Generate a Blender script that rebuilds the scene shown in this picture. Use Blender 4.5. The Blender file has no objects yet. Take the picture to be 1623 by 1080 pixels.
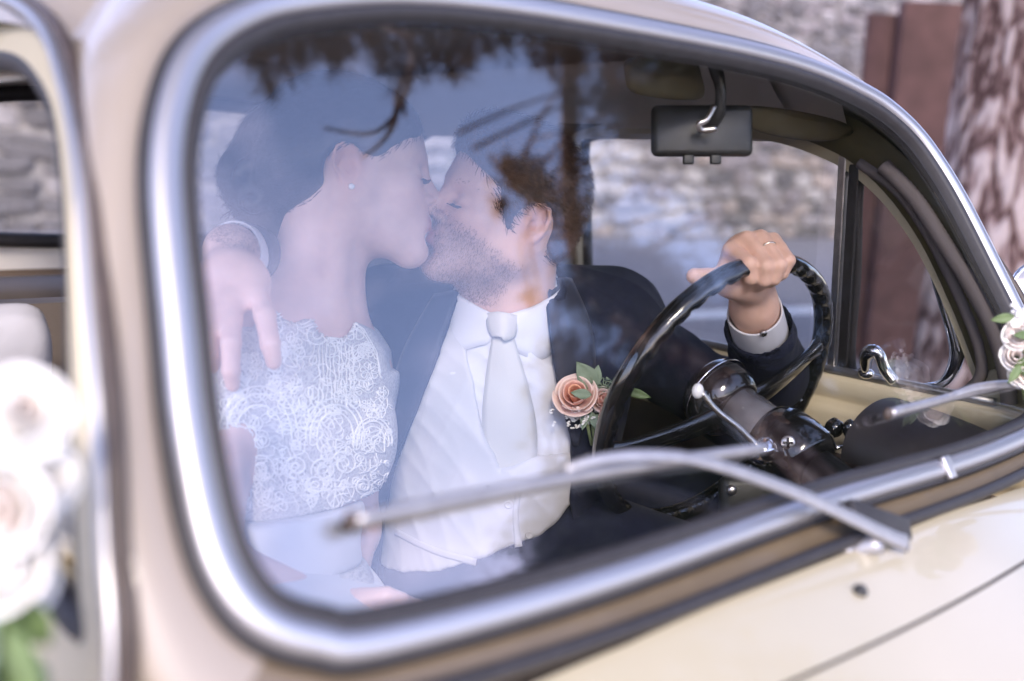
import bpy, bmesh, math, random
import numpy as np
from mathutils import Vector, Matrix, noise as mnoise
from mathutils.geometry import delaunay_2d_cdt
random.seed(7); rng = np.random.default_rng(7)
S = bpy.context.scene
COL = S.collection
PI = math.pi

# ------------------------------------------------------------------ camera
W, H = 1623.0, 1080.0                      # pixel frame in which the photograph was measured
FPX = 1578.0
CAM = np.array([-.78, -.468, 1.234])
HEAD, PITCH, ROLL = map(math.radians, (48.967, 9.867, 2.734))
_f = np.array([math.cos(HEAD)*math.cos(PITCH), math.sin(HEAD)*math.cos(PITCH), -math.sin(PITCH)])
_r = np.array([math.sin(HEAD), -math.cos(HEAD), 0.]); _u = np.cross(_r, _f)
CR = _r*math.cos(ROLL)+_u*math.sin(ROLL); CU = -_r*math.sin(ROLL)+_u*math.cos(ROLL); CF = _f
cd = bpy.data.cameras.new('camera'); cam = bpy.data.objects.new('camera', cd); COL.objects.link(cam)
M = Matrix.Identity(4)
for i in range(3):
    M[i][0], M[i][1], M[i][2], M[i][3] = CR[i], CU[i], -CF[i], CAM[i]
cam.matrix_world = M
cd.sensor_width = 36; cd.lens = FPX/W*36; cd.clip_start = .02; cd.clip_end = 3000
cd.dof.use_dof = True; cd.dof.focus_distance = 1.33; cd.dof.aperture_fstop = 2.0; cd.dof.aperture_blades = 9
S.camera = cam

# ------------------------------------------------------------------ sky, sun, exposure
SUN_EL, SUN_AZ = math.radians(33), math.radians(232)     # azimuth measured from +X towards +Y
w = bpy.data.worlds.new('World'); S.world = w; w.use_nodes = True
nt = w.node_tree; N = nt.nodes; L = nt.links; N.clear()
out = N.new('ShaderNodeOutputWorld'); bg = N.new('ShaderNodeBackground')
sky = N.new('ShaderNodeTexSky'); sky.sky_type = 'NISHITA'; sky.sun_disc = False
sky.sun_elevation = SUN_EL; sky.sun_rotation = PI/2-SUN_AZ; sky.dust_density = .6; sky.air_density = 1.15; sky.ozone_density = 4.5
tc = N.new('ShaderNodeTexCoord'); mp = N.new('ShaderNodeMapping'); mp.inputs['Scale'].default_value = (1.3, 1.3, 2.6)
nz = N.new('ShaderNodeTexNoise'); nz.inputs['Scale'].default_value = 1.9; nz.inputs['Detail'].default_value = 7; nz.inputs['Roughness'].default_value = .55
cr = N.new('ShaderNodeValToRGB'); cr.color_ramp.elements[0].position = .48; cr.color_ramp.elements[1].position = .80; cr.color_ramp.elements[0].color = (.04, .04, .04, 1); cr.color_ramp.elements[1].color = (.5, .5, .5, 1)
mx = N.new('ShaderNodeMix'); mx.data_type = 'RGBA'
mx.inputs['B'].default_value = (11, 9.6, 13, 1)
L.new(tc.outputs['Generated'], mp.inputs['Vector']); L.new(mp.outputs[0], nz.inputs['Vector']); L.new(nz.outputs['Fac'], cr.inputs[0])
L.new(cr.outputs[0], mx.inputs['Factor']); tn = N.new('ShaderNodeMix'); tn.data_type = 'RGBA'; tn.blend_type = 'MULTIPLY'; tn.inputs['Factor'].default_value = 1; tn.inputs['B'].default_value = (1.18, 1.0, 1.06, 1); L.new(sky.outputs[0], tn.inputs['A']); L.new(tn.outputs['Result'], mx.inputs['A']); L.new(mx.outputs['Result'], bg.inputs[0])
bg.inputs[1].default_value = .15; L.new(bg.outputs[0], out.inputs[0])
sd = bpy.data.lights.new('sun', 'SUN'); sun = bpy.data.objects.new('sun', sd); COL.objects.link(sun)
sd.energy = 1.25; sd.angle = math.radians(14); sd.color = (1, .88, .76)
sv = Vector((math.cos(SUN_EL)*math.cos(SUN_AZ), math.cos(SUN_EL)*math.sin(SUN_AZ), math.sin(SUN_EL)))
sun.rotation_euler = sv.to_track_quat('Z', 'Y').to_euler(); sun.location = sv*30
vs = S.view_settings; vs.view_transform = 'Standard'; vs.look = 'None'; vs.exposure = 1.85; vs.gamma = 1; vs.use_curve_mapping = False
S.render.engine = 'CYCLES'
cy = S.cycles; cy.use_denoising = True; cy.max_bounces = 10; cy.transparent_max_bounces = 24; cy.diffuse_bounces = 5; cy.glossy_bounces = 4
cy.caustics_reflective = False; cy.caustics_refractive = False; cy.sample_clamp_indirect = 6

# ------------------------------------------------------------------ helpers: rays, objects
def ray(px, py): return CF+CR*((px-W/2)/FPX)-CU*((py-H/2)/FPX)
def at_d(px, py, d): return CAM+ray(px, py)*d
def at_x(px, py, x): d = ray(px, py); return CAM+d*((x-CAM[0])/d[0])
def at_y(px, py, y): d = ray(px, py); return CAM+d*((y-CAM[1])/d[1])
def at_z(px, py, z): d = ray(px, py); return CAM+d*((z-CAM[2])/d[2])
XC = -.013                                                  # the car's centre line
WN = np.array([0, -.342, .202]); WN /= np.linalg.norm(WN)   # windscreen normal (outward)
WS = np.array([0, .202, .342]); WS /= np.linalg.norm(WS)    # up the windscreen
W0 = np.array([XC, 0, .97])
def ws(px, py, off=0):
    d = ray(px, py); p0 = W0+WN*off
    return CAM+d*(((p0-CAM)@WN)/(d@WN))
def wsp(x, z, h=0):                                          # a point of the windscreen plane at half-coordinate x and height z
    return np.array([XC+x, (z-.97)*.202/.342, z])+WN*h

def V(p): return Vector((float(p[0]), float(p[1]), float(p[2])))
def empty(name, loc=(0, 0, 0), **k):
    o = bpy.data.objects.new(name, None); COL.objects.link(o); o.location = loc; o.empty_display_size = .1
    for a, b in k.items(): o[a] = b
    return o
def obj(name, verts, faces, mat, parent=None, smooth=True, **k):
    me = bpy.data.meshes.new(name); me.from_pydata([tuple(map(float, v)) for v in verts], [], [tuple(map(int, f)) for f in faces]); me.update()
    if smooth: me.polygons.foreach_set('use_smooth', [True]*len(me.polygons))
    return link(name, me, mat, parent, **k)
def link(name, me, mat, parent=None, **k):
    o = bpy.data.objects.new(name, me); COL.objects.link(o)
    if mat is not None and not me.materials: me.materials.append(mat)
    if parent is not None:
        o.parent = parent
        o.matrix_parent_inverse = Matrix.Translation(-_wloc(parent))
    for a, b in k.items(): o[a] = b
    return o
def _wloc(o):
    l = o.location.copy()
    while o.parent is not None:
        l = l + o.matrix_parent_inverse.translation; o = o.parent; l = l + o.location
    return l
class MB:                                                    # collects shapes of ONE part
    def __init__(s): s.v = []; s.f = []
    def add(s, v, f):
        b = len(s.v); s.v += [tuple(map(float, p)) for p in v]; s.f += [tuple(int(i)+b for i in q) for q in f]
    def build(s, name, mat, parent=None, smooth=True, sub=0, bevel=0, solid=0, **k):
        o = obj(name, s.v, s.f, mat, parent, smooth, **k)
        if solid: m = o.modifiers.new('s', 'SOLIDIFY'); m.thickness = solid; m.offset = -1
        if bevel: m = o.modifiers.new('b', 'BEVEL'); m.width = bevel; m.segments = 3; m.limit_method = 'ANGLE'
        if sub: m = o.modifiers.new('u', 'SUBSURF'); m.levels = m.render_levels = sub
        return o
    def box(s, c, sx, sy, sz, R=None):
        R = np.eye(3) if R is None else np.array(R); c = np.array(c)
        vs = [c+R@np.array([a*sx/2, b*sy/2, d*sz/2]) for a in (-1, 1) for b in (-1, 1) for d in (-1, 1)]
        s.add(vs, [(0, 1, 3, 2), (4, 6, 7, 5), (0, 4, 5, 1), (2, 3, 7, 6), (0, 2, 6, 4), (1, 5, 7, 3)])
    def tube(s, pts, r, n=10, closed=False, prof=None, up=None, caps=True):
        pts = [np.array(p, float) for p in pts]; m = len(pts)
        rr = r if hasattr(r, '__len__') else [r]*m
        vs = []; pn = None
        for i in range(m):
            if closed: t = pts[(i+1) % m]-pts[i-1]
            else: t = pts[min(i+1, m-1)]-pts[max(i-1, 0)]
            t = t/(np.linalg.norm(t)+1e-12)
            if up is not None:
                a = up[i] if hasattr(up[0], '__len__') else np.array(up, float)
            else: a = pn if pn is not None else (np.array([0, 0, 1.]) if abs(t[2]) < .9 else np.array([1., 0, 0]))
            nn = a-t*(a@t); nn /= np.linalg.norm(nn)+1e-12; pn = nn; b = np.cross(t, nn)
            if prof is None: P = [(math.cos(2*PI*k/n), math.sin(2*PI*k/n)) for k in range(n)]
            else: P = prof
            vs += [pts[i]+(nn*q+b*p_)*rr[i] for p_, q in P]
        k = n if prof is None else len(prof); fs = []
        for i in range(m if closed else m-1):
            j = (i+1) % m
            for a in range(k): fs.append((i*k+a, i*k+(a+1) % k, j*k+(a+1) % k, j*k+a))
        if not closed and caps: fs += [tuple(range(k))[::-1], tuple((m-1)*k+a for a in range(k))]
        s.add(vs, fs)
    def lathe(s, c, axis, prof, n=24):                       # prof: (radius, distance along axis)
        c = np.array(c, float); ax = np.array(axis, float); ax /= np.linalg.norm(ax)
        a = np.cross(ax, [0, 0, 1.] if abs(ax[2]) < .9 else [1., 0, 0]); a /= np.linalg.norm(a); b = np.cross(ax, a)
        vs = [c+ax*h+(a*math.cos(2*PI*k/n)+b*math.sin(2*PI*k/n))*r for r, h in prof for k in range(n)]
        fs = [(i*n+k, i*n+(k+1) % n, (i+1)*n+(k+1) % n, (i+1)*n+k) for i in range(len(prof)-1) for k in range(n)]
        fs += [tuple(range(n))[::-1], tuple((len(prof)-1)*n+k for k in range(n))]
        s.add(vs, fs)
    def grid(s, P, closed_u=False):                          # P[i][j] points
        n, m = len(P), len(P[0]); vs = [p for row in P for p in row]; fs = []
        for i in range(n if closed_u else n-1):
            for j in range(m-1): a = i*m+j; b = ((i+1) % n)*m+j; fs.append((a, b, b+1, a+1))
        s.add(vs, fs)
    def ico(s, c, r, sub=1, R=None):
        v, f = ICO(sub); r = np.array([r]*3 if np.isscalar(r) else r); R = np.eye(3) if R is None else np.array(R)
        s.add([np.array(c)+R@(p*r) for p in v], f)
_ic = {}
def ICO(sub):
    if sub not in _ic:
        bm = bmesh.new(); bmesh.ops.create_icosphere(bm, subdivisions=sub, radius=1)
        bm.verts.index_update(); _ic[sub] = (np.array([tuple(x.co) for x in bm.verts]), [tuple(x.index for x in q.verts) for q in bm.faces]); bm.free()
    return _ic[sub]
def spline(P, n, closed=False):
    P = np.array(P, float); m = len(P); o = []
    segs = m if closed else m-1
    for k in range(n):
        t = k/(n if closed else n-1)*segs; i = min(int(t), segs-1); t -= i
        g = (lambda q: P[q % m]) if closed else (lambda q: P[min(max(q, 0), m-1)])
        a, b, c, d = g(i-1), g(i), g(i+1), g(i+2)
        o.append(.5*((2*b)+(c-a)*t+(2*a-5*b+4*c-d)*t*t+(3*b-a-3*c+d)*t**3))
    return np.array(o)
def resample(P, n, closed=False):
    P = np.array(P, float)
    Q = np.vstack([P, P[:1]]) if closed else P
    s = np.concatenate([[0], np.cumsum(np.linalg.norm(np.diff(Q, axis=0), axis=1))])
    t = np.linspace(0, s[-1], n, endpoint=not closed)
    return np.stack([np.interp(t, s, Q[:, i]) for i in range(Q.shape[1])], 1)
def rotz(a): c, s = math.cos(a), math.sin(a); return np.array([[c, -s, 0], [s, c, 0], [0, 0, 1]])
def norm(a): a = np.array(a, float); return a/np.linalg.norm(a)
def frame(fwd, up):                                          # columns: right, forward, up
    y = norm(fwd); z = np.array(up, float); z = norm(z-y*(z@y)); x = np.cross(y, z)
    return np.stack([x, y, z], 1)

# ------------------------------------------------------------------ materials
_m = {}
def mat(name, col, rough=.5, metal=0, var=.0, vscale=20, bump=0, bscale=60, coat=0, spec=.5, sheen=0, sss=0, trans=0, attr=None, detail=4, dist=.002):
    if name in _m: return _m[name]
    m = bpy.data.materials.new(name); m.use_nodes = True; _m[name] = m
    nt = m.node_tree; N = nt.nodes; L = nt.links; b = N['Principled BSDF']
    b.inputs['Base Color'].default_value = (*col, 1); b.inputs['Roughness'].default_value = rough; b.inputs['Metallic'].default_value = metal
    b.inputs['Coat Weight'].default_value = coat; b.inputs['Coat Roughness'].default_value = .04; b.inputs['Specular IOR Level'].default_value = spec
    b.inputs['Sheen Weight'].default_value = sheen
    if sss:
        b.inputs['Subsurface Weight'].default_value = sss; b.inputs['Subsurface Radius'].default_value = (.012, .005, .003); b.inputs['Subsurface Scale'].default_value = 1
    if trans: b.inputs['Transmission Weight'].default_value = trans
    tc = N.new('ShaderNodeTexCoord')
    base = None
    if attr:
        a = N.new('ShaderNodeAttribute'); a.attribute_name = attr; base = a.outputs['Color']
    if var:
        n = N.new('ShaderNodeTexNoise'); n.inputs['Scale'].default_value = vscale; n.inputs['Detail'].default_value = detail; L.new(tc.outputs['Object'], n.inputs['Vector'])
        mr = N.new('ShaderNodeMapRange'); mr.inputs['From Min'].default_value = .3; mr.inputs['From Max'].default_value = .7
        mr.inputs['To Min'].default_value = 1-var; mr.inputs['To Max'].default_value = 1+var
        L.new(n.outputs['Fac'], mr.inputs['Value'])
        mm = N.new('ShaderNodeMix'); mm.data_type = 'RGBA'; mm.blend_type = 'MULTIPLY'; mm.inputs['Factor'].default_value = 1
        mm.inputs['A'].default_value = (*col, 1)
        if base is not None: L.new(base, mm.inputs['A'])
        L.new(mr.outputs[0], mm.inputs['B']); base = mm.outputs['Result']
    if base is not None: L.new(base, b.inputs['Base Color'])
    if bump:
        n = N.new('ShaderNodeTexNoise'); n.inputs['Scale'].default_value = bscale; n.inputs['Detail'].default_value = 5; L.new(tc.outputs['Object'], n.inputs['Vector'])
        bp = N.new('ShaderNodeBump'); bp.inputs['Strength'].default_value = bump; bp.inputs['Distance'].default_value = dist
        L.new(n.outputs['Fac'], bp.inputs['Height']); L.new(bp.outputs[0], b.inputs['Normal'])
    return m
def glass_mat(name, ior, tint=(1, 1, 1)):
    m = bpy.data.materials.new(name); m.use_nodes = True; nt = m.node_tree; N = nt.nodes; L = nt.links; N.clear()
    o = N.new('ShaderNodeOutputMaterial'); mix = N.new('ShaderNodeMixShader'); tr = N.new('ShaderNodeBsdfTransparent'); gl = N.new('ShaderNodeBsdfGlossy')
    tr.inputs[0].default_value = (*tint, 1); gl.inputs['Roughness'].default_value = .0
    fr = N.new('ShaderNodeFresnel'); g = N.new('ShaderNodeNewGeometry'); mr = N.new('ShaderNodeMapRange')
    mr.inputs['To Min'].default_value = ior; mr.inputs['To Max'].default_value = 1/ior
    L.new(g.outputs['Backfacing'], mr.inputs['Value']); L.new(mr.outputs[0], fr.inputs['IOR'])
    L.new(fr.outputs[0], mix.inputs[0]); L.new(tr.outputs[0], mix.inputs[1]); L.new(gl.outputs[0], mix.inputs[2]); L.new(mix.outputs[0], o.inputs[0])
    return m
TAUPE = mat('taupe_paint', (.27, .225, .18), .42, coat=.45, var=.04, vscale=4)
CREAM = mat('cream_paint', (.47, .415, .29), .34, coat=.45, var=.03, vscale=5)
CREAMIN = mat('cream_inner_paint', (.82, .70, .47), .35, coat=.5, var=.04, vscale=9)
CHROME = mat('chrome', (.86, .86, .88), .10, 1, bump=.04, bscale=40)
SATIN = mat('brushed_trim', (.50, .485, .49), .46, 1)
STEEL = mat('dull_steel', (.66, .63, .60), .35, 1, var=.15, vscale=80)
RUBBER = mat('black_rubber', (.022, .02, .022), .55, var=.2, vscale=90)
PLUM = mat('aged_rubber', (.055, .038, .03), .5, var=.2, vscale=60)
BLACK = mat('black_bakelite', (.008, .008, .009), .14, coat=1)
BLKPL = mat('black_plastic', (.02, .02, .02), .45, bump=.2, bscale=400)
DASH = mat('dash_vinyl', (.035, .03, .033), .55, bump=.15, bscale=300)
HEADL = mat('headliner_cloth', (.62, .58, .54), .95, var=.06, vscale=8, bump=.2, bscale=500)
LEATH = mat('seat_leather', (.095, .075, .06), .5, var=.15, vscale=12, bump=.15, bscale=200)
VISOR = mat('visor_vinyl', (.12, .10, .055), .6, var=.1, vscale=20)
OLIVE = mat('olive_vinyl', (.085, .070, .030), .5, var=.15, vscale=14)
LIP = mat('brown_flange', (.13, .095, .055), .4, coat=.4, var=.1, vscale=30)
DCARD = mat('brown_door_card', (.13, .085, .06), .6, var=.15, vscale=20, bump=.2, bscale=200)
WELT = mat('grey_welt', (.16, .135, .135), .8)
CARPET = mat('carpet', (.11, .075, .05), .95, var=.25, vscale=200)
GLASS = glass_mat('windscreen_glass', 2.2, (.985, .99, .985))
SIDEGL = glass_mat('side_glass', 1.45, (.98, .985, .98))
# ------------------------------------------------------------------ the setting
GRAVEL = mat('gravel_ground', (.27, .245, .225), .95, var=.35, vscale=6, bump=.6, bscale=30, dist=.02)
ASPH = mat('pale_asphalt', (.215, .205, .21), .9, var=.12, vscale=2.5, bump=.4, bscale=90, dist=.006)
PAINT = mat('road_paint', (.72, .72, .70), .7, var=.15, vscale=9)
g = MB(); g.grid([[(-400+40*i, -400+40*j, 0) for j in range(21)] for i in range(21)]); g.build('ground', GRAVEL, kind='structure')
WE = norm([6.09, -1.16, 0]); WB = np.array([13.45, 12.97, 0]); WNn = np.array([WE[1], -WE[0], 0])   # wall direction, a point of its foot, its outward normal
if WNn[1] > 0: WNn = -WNn
g = MB(); g.grid([[WB+WE*u+WNn*v+np.array([0, 0, .006]) for v in (-.02, 3, 6, 9, 12.2)] for u in np.linspace(-60, 60, 25)][::-1]); g.build('road', ASPH, kind='structure')
g = MB(); q = at_z(1290, 493, 0); v0 = (q-WB)@WNn
g.grid([[WB+WE*u+WNn*v+np.array([0, 0, .011]) for v in (v0-.17, v0+.17)] for u in np.linspace(-60, 60, 40)][::-1]); g.build('road_line', PAINT, kind='structure')

# stone wall
wall = empty('stone_wall', tuple(WB), label='tall grey rubble stone wall running along the far side of the road', category='wall')
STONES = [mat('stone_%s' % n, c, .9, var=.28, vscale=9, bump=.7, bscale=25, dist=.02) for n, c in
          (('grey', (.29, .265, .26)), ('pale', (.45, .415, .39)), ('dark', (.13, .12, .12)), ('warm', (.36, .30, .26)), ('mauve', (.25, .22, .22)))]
MORT = mat('wall_mortar', (.25, .23, .22), .95, var=.3, vscale=7, bump=.5, bscale=30, dist=.02)
g = MB(); R = np.stack([WE, -WNn, [0, 0, 1]], 1)
g.box(WB-WNn*.45+np.array([0, 0, 3.4])+WE*-2, 60, .8, 6.9, R); g.build('mortar_core', MORT, wall, smooth=False)
smesh = []
for k in range(14):
    v, f = ICO(2); v = v.copy(); r_ = np.random.default_rng(k)
    v = np.sign(v)*np.abs(v)**.55; v *= (1+.10*r_.standard_normal((len(v), 1)))
    v = v@np.diag([.5, .5, .5])
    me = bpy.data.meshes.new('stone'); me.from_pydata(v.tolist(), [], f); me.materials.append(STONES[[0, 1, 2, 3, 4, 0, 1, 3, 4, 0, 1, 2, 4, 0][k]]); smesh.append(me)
stones = []; z = -.02
while z < 6.6:
    h = random.choice((.12, .16, .22, .30, .38))*random.uniform(.9, 1.1); u = -19+random.random()*.4
    while u < 14:
        l = h*random.uniform(1.0, 2.6)+.06; stones.append((u+l/2, z+h/2, l-.03, h-.028)); u += l
    z += h
def spx(s):
    p = WB+WE*s[0]+np.array([0, 0, s[1]]); d = p-CAM; return (W/2+FPX*(d@CR)/(d@CF), H/2-FPX*(d@CU)/(d@CF))
def seen(s):
    x, y = spx(s)
    if 968 < x < 1335 and 205 < y < 380: return 0
    if 1080 < x < 1400 and -10 < y < 135: return 1
    if 640 < x < 900 and 170 < y < 330: return 2
    if 295 < x < 400 and 180 < y < 370: return 3
    if 0 < x < 80 and 80 < y < 360: return 4
    return 9
stones.sort(key=seen); rest = MB(); rmat = []
for i, (u, z, l, h) in enumerate(stones):  # left end of the wall picks dark stones: shade put into their colour
    p = WB+WE*u+np.array([0, 0, z])+WNn*random.uniform(-.05, .0); sc = (l*.98, .22, h*.98)
    if i < 300:
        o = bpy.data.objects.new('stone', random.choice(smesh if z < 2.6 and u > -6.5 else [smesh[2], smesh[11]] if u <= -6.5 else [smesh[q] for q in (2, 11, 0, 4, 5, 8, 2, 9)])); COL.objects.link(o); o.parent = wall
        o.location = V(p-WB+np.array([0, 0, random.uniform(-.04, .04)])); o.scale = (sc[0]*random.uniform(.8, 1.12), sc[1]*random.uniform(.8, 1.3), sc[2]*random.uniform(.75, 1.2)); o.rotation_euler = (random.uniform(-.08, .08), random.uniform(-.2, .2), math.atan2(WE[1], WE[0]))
    elif abs(u+2) < 17:
        v, f = ICO(1); v = np.sign(v)*np.abs(v)**.35*.5*(1+.12*rng.standard_normal((len(v), 1)))
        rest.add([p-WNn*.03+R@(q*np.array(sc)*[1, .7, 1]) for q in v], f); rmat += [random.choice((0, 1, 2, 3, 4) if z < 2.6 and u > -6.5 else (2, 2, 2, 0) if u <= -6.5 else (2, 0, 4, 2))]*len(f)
ro = rest.build('distant_stones', STONES[0], wall, smooth=False, kind='stuff')
for m_ in STONES[1:]: ro.data.materials.append(m_)
ro.data.polygons.foreach_set('material_index', rmat)

# rusty steel slab and the old pine beside the car
RUST = mat('rusty_steel', (.115, .060, .056), .8, var=.22, vscale=7, bump=.3, bscale=60)
rp = empty('rusty_post', tuple(at_d(1442, 300, 7.0)*[1, 1, 0]), label='tall rust-red steel slab standing behind the car beside the tree', category='post')
g = MB(); c = np.array(rp.location); yaw = HEAD-PI/2
g.box(c+[0, 0, 1.235], .40, .12, 2.47, rotz(yaw)); g.build('slab', RUST, rp, smooth=False, bevel=.01)
g = MB(); g.box(c+[0, 0, 1.20]+rotz(yaw)@np.array([-.26, .10, 0]), .26, .06, 2.40, rotz(yaw)); g.build('side_flange', RUST, rp, smooth=False, bevel=.006)
g = MB(); g.box(c+[0, 0, .012], .60, .36, .024, rotz(yaw)); g.build('base_plate', RUST, rp, smooth=False, bevel=.004)

def bark_mat():
    m = bpy.data.materials.new('pine_bark'); m.use_nodes = True; nt = m.node_tree; N = nt.nodes; L = nt.links; b = N['Principled BSDF']; b.inputs['Roughness'].default_value = .95
    tc = N.new('ShaderNodeTexCoord'); mp = N.new('ShaderNodeMapping'); mp.inputs['Scale'].default_value = (11, 11, 3.0)
    vo = N.new('ShaderNodeTexVoronoi'); vo.feature = 'DISTANCE_TO_EDGE'; vo.inputs['Scale'].default_value = 1
    no = N.new('ShaderNodeTexNoise'); no.inputs['Scale'].default_value = 1.1; no.inputs['Detail'].default_value = 8
    ad = N.new('ShaderNodeMix'); ad.data_type = 'RGBA'; ad.blend_type = 'LINEAR_LIGHT'; ad.inputs['Factor'].default_value = 1.1
    L.new(tc.outputs['Object'], mp.inputs[0]); L.new(mp.outputs[0], no.inputs['Vector']); L.new(mp.outputs[0], ad.inputs['A']); L.new(no.outputs['Color'], ad.inputs['B']); L.new(ad.outputs['Result'], vo.inputs['Vector'])
    r = N.new('ShaderNodeValToRGB'); e = r.color_ramp.elements; e[0].position = .03; e[0].color = (.07, .035, .03, 1); e[1].position = .26; e[1].color = (.58, .47, .43, 1)
    x = r.color_ramp.elements.new(.09); x.color = (.25, .155, .135, 1)
    L.new(vo.outputs[0], r.inputs[0]); L.new(r.outputs[0], b.inputs['Base Color'])
    bp = N.new('ShaderNodeBump'); bp.inputs['Distance'].default_value = .05; bp.inputs['Strength'].default_value = .9; L.new(vo.outputs[0], bp.inputs['Height']); L.new(bp.outputs[0], b.inputs['Normal'])
    return m
BARK = bark_mat()
NEEDLE = [mat('pine_needles_%s' % n, c, .7) for n, c in (('green', (.030, .045, .016)), ('dark', (.012, .018, .009)), ('brown', (.17, .088, .03)))]
def trunk(name, pts, r0, r1, parent, rough=.02):
    P = spline(pts, 40); n = 36; g = MB(); rows = []
    for i, p in enumerate(P):
        t = i/39; r = r0*(1-t)+r1*t+.10*r0*math.exp(-t*14)*2
        rows.append([p+np.array([math.cos(a), math.sin(a), 0])*(r+rough*mnoise.noise((math.cos(a)*4, math.sin(a)*4, p[2]*1.7))*1.4+rough*.5*mnoise.noise((math.cos(a)*11, math.sin(a)*11, p[2]*4))) for a in np.linspace(0, 2*PI, n+1)])
    g.grid(rows); return g.build(name, BARK, parent)
def sprays(clumps, name, parent, mt, n=70, ln=.13, wd=.0055, drop=.35, sp=.75):   # clumps of needle tufts on twigs: (centre, size, droop)
    m = len(clumps)*n
    nz_ = lambda q: q/(np.linalg.norm(q, axis=1)[:, None]+1e-9); rn = lambda k: rng.standard_normal((k, 3))
    C_ = np.repeat(np.array([c for c, a, o in clumps]), n, 0); Z_ = np.repeat(np.array([a for c, a, o in clumps]), n)[:, None]; O_ = np.repeat(np.array([o for c, a, o in clumps]), n, 0)
    b = C_+rn(m)*Z_*.5; d = nz_(O_*.8+rn(m)*sp+np.array([0, 0, -drop])); l = ln*rng.uniform(.6, 1.4, (m, 1))
    b = np.repeat(b, 6, 0); d = np.repeat(d, 6, 0); l = np.repeat(l, 6, 0); k = len(b)
    d2 = nz_(d+rn(k)*.42); s_ = nz_(np.cross(d2, rn(k)))*wd; p = b+d*l*rng.uniform(-.4, .9, (k, 1))
    vv = np.stack([p-s_, p+s_, p+d2*l], 1).reshape(-1, 3).astype(np.float32)
    me = bpy.data.meshes.new(name); me.vertices.add(3*k); me.vertices.foreach_set('co', vv.ravel()); me.loops.add(3*k); me.loops.foreach_set('vertex_index', np.arange(3*k, dtype=np.int32))
    me.polygons.add(k); me.polygons.foreach_set('loop_start', np.arange(0, 3*k, 3, dtype=np.int32)); me.polygons.foreach_set('loop_total', np.full(k, 3, np.int32)); me.update(calc_edges=True)
    return link(name, me, mt, parent, kind='stuff')
c = at_d(1592, 300, 4.6); TA = np.array([c[0], c[1], 0])
pine = empty('pine_tree', tuple(TA), label='thick pine trunk with scaly pinkish bark close behind the car', category='tree')
up_ = norm(at_d(1560, 0, 4.6)-at_d(1500, 560, 4.55)); up_ /= up_[2]
trunk('trunk', [TA+up_*z*.45+np.array([0, 0, z*.55])-up_*.55*.0 for z in (0, 1, 2, 3.2, 4.5, 6, 8, 10.5)], .30, .14, pine, .03)

# its crown, out of view, added high over the car to hold back sky light
cp = []
for i in range(330):
    a = random.uniform(0, 2*PI); rr = 6.2*math.sqrt(random.random()); p = np.array([-.2+rr*math.cos(a), .6+rr*math.sin(a), random.uniform(6.0, 8.2)-.035*rr*rr])
    if p[0] > .7 and p[1] < .9 and p[0]-p[1] > 1.6: continue       # open towards the front on the driver side
    cp.append((p, random.uniform(.35, .65), norm(p-np.array([TA[0], TA[1], 6.0]))*np.array([1, 1, .3])))
CANOPY = cp
g = MB()
for p, a, o_ in cp[::4]: c0 = np.array([TA[0]+.15, TA[1]+.1, random.uniform(6.0, 9.5)]); g.tube(spline([c0, (c0+p)/2+[0, 0, .5], p], 7), [.05-.006*i for i in range(7)], 6)
g.build('branches', BARK, pine)
sprays(cp, 'crown', pine, NEEDLE[0], n=48, ln=.26, wd=.016)

# the second pine, ahead on the driver's side: its crown is what the windscreen mirrors
def refl(px, py, t):
    o = ws(px, py, .004); d = norm(ray(px, py)); r = d-2*(d@WN)*WN; return o+r*t, r
q, _ = refl(925, 420, 5.2); q2, _ = refl(905, 60, 5.6)
TB = np.array([q[0]+.1, q[1], 0])
pineb = empty('pine_tree', tuple(TB), label='dark pine mirrored in the windscreen, its needles hanging over the driver side', category='tree')
trunk('trunk', [TB, TB+[0, 0, 1.5], TB+[.02, .0, 3], q, q2, q2+(q2-q)*.8, q2+(q2-q)*2], .10, .04, pineb, .012)
cl = {0: [], 1: [], 2: []}; br = MB()
def clump(px, py, t, size, k):
    p, r = refl(px, py, t); c0 = np.array([TB[0], TB[1], max(p[2]+.3, 2.2)]); o_ = norm((p-c0)+1e-6)
    cl[k].append((p, size, o_*np.array([1, 1, .4]))); return p
def inside(x, y, P):
    c = False; j = len(P)-1
    for i in range(len(P)):
        if (P[i][1] > y) != (P[j][1] > y) and x < (P[j][0]-P[i][0])*(y-P[i][1])/(P[j][1]-P[i][1])+P[i][0]: c = not c
        j = i
    return c
CROWN = [(1010, 30), (1200, 20), (1480, 100), (1640, 260), (1640, 760), (1300, 860), (1000, 960), (820, 1010), (740, 1010), (720, 930), (790, 890), (860, 860), (905, 760), (930, 690), (880, 560), (900, 470), (960, 430), (1040, 440), (1090, 380), (1010, 300), (985, 190)]
HOLE = [[(1000, 250), (1090, 270), (1220, 360), (1190, 440), (1050, 450)], [(690, 880), (840, 900), (820, 960), (690, 950)], [(925, 500), (985, 520), (975, 580), (920, 570)]]
anchors = []
for i in range(900):
    x = random.uniform(500, 1640); y = random.uniform(10, 1010)
    if not inside(x, y, CROWN): continue
    if any(inside(x, y, h) for h in HOLE) and random.random() < .9: continue
    if mnoise.noise((x/70, y/55, 3.3)) > .22: continue
    p = clump(x, y, random.uniform(4.6, 6.8), random.uniform(.12, .28), random.choice((0, 1, 1, 1, 0)))
    if random.random() < .08: anchors.append(p)
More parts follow.
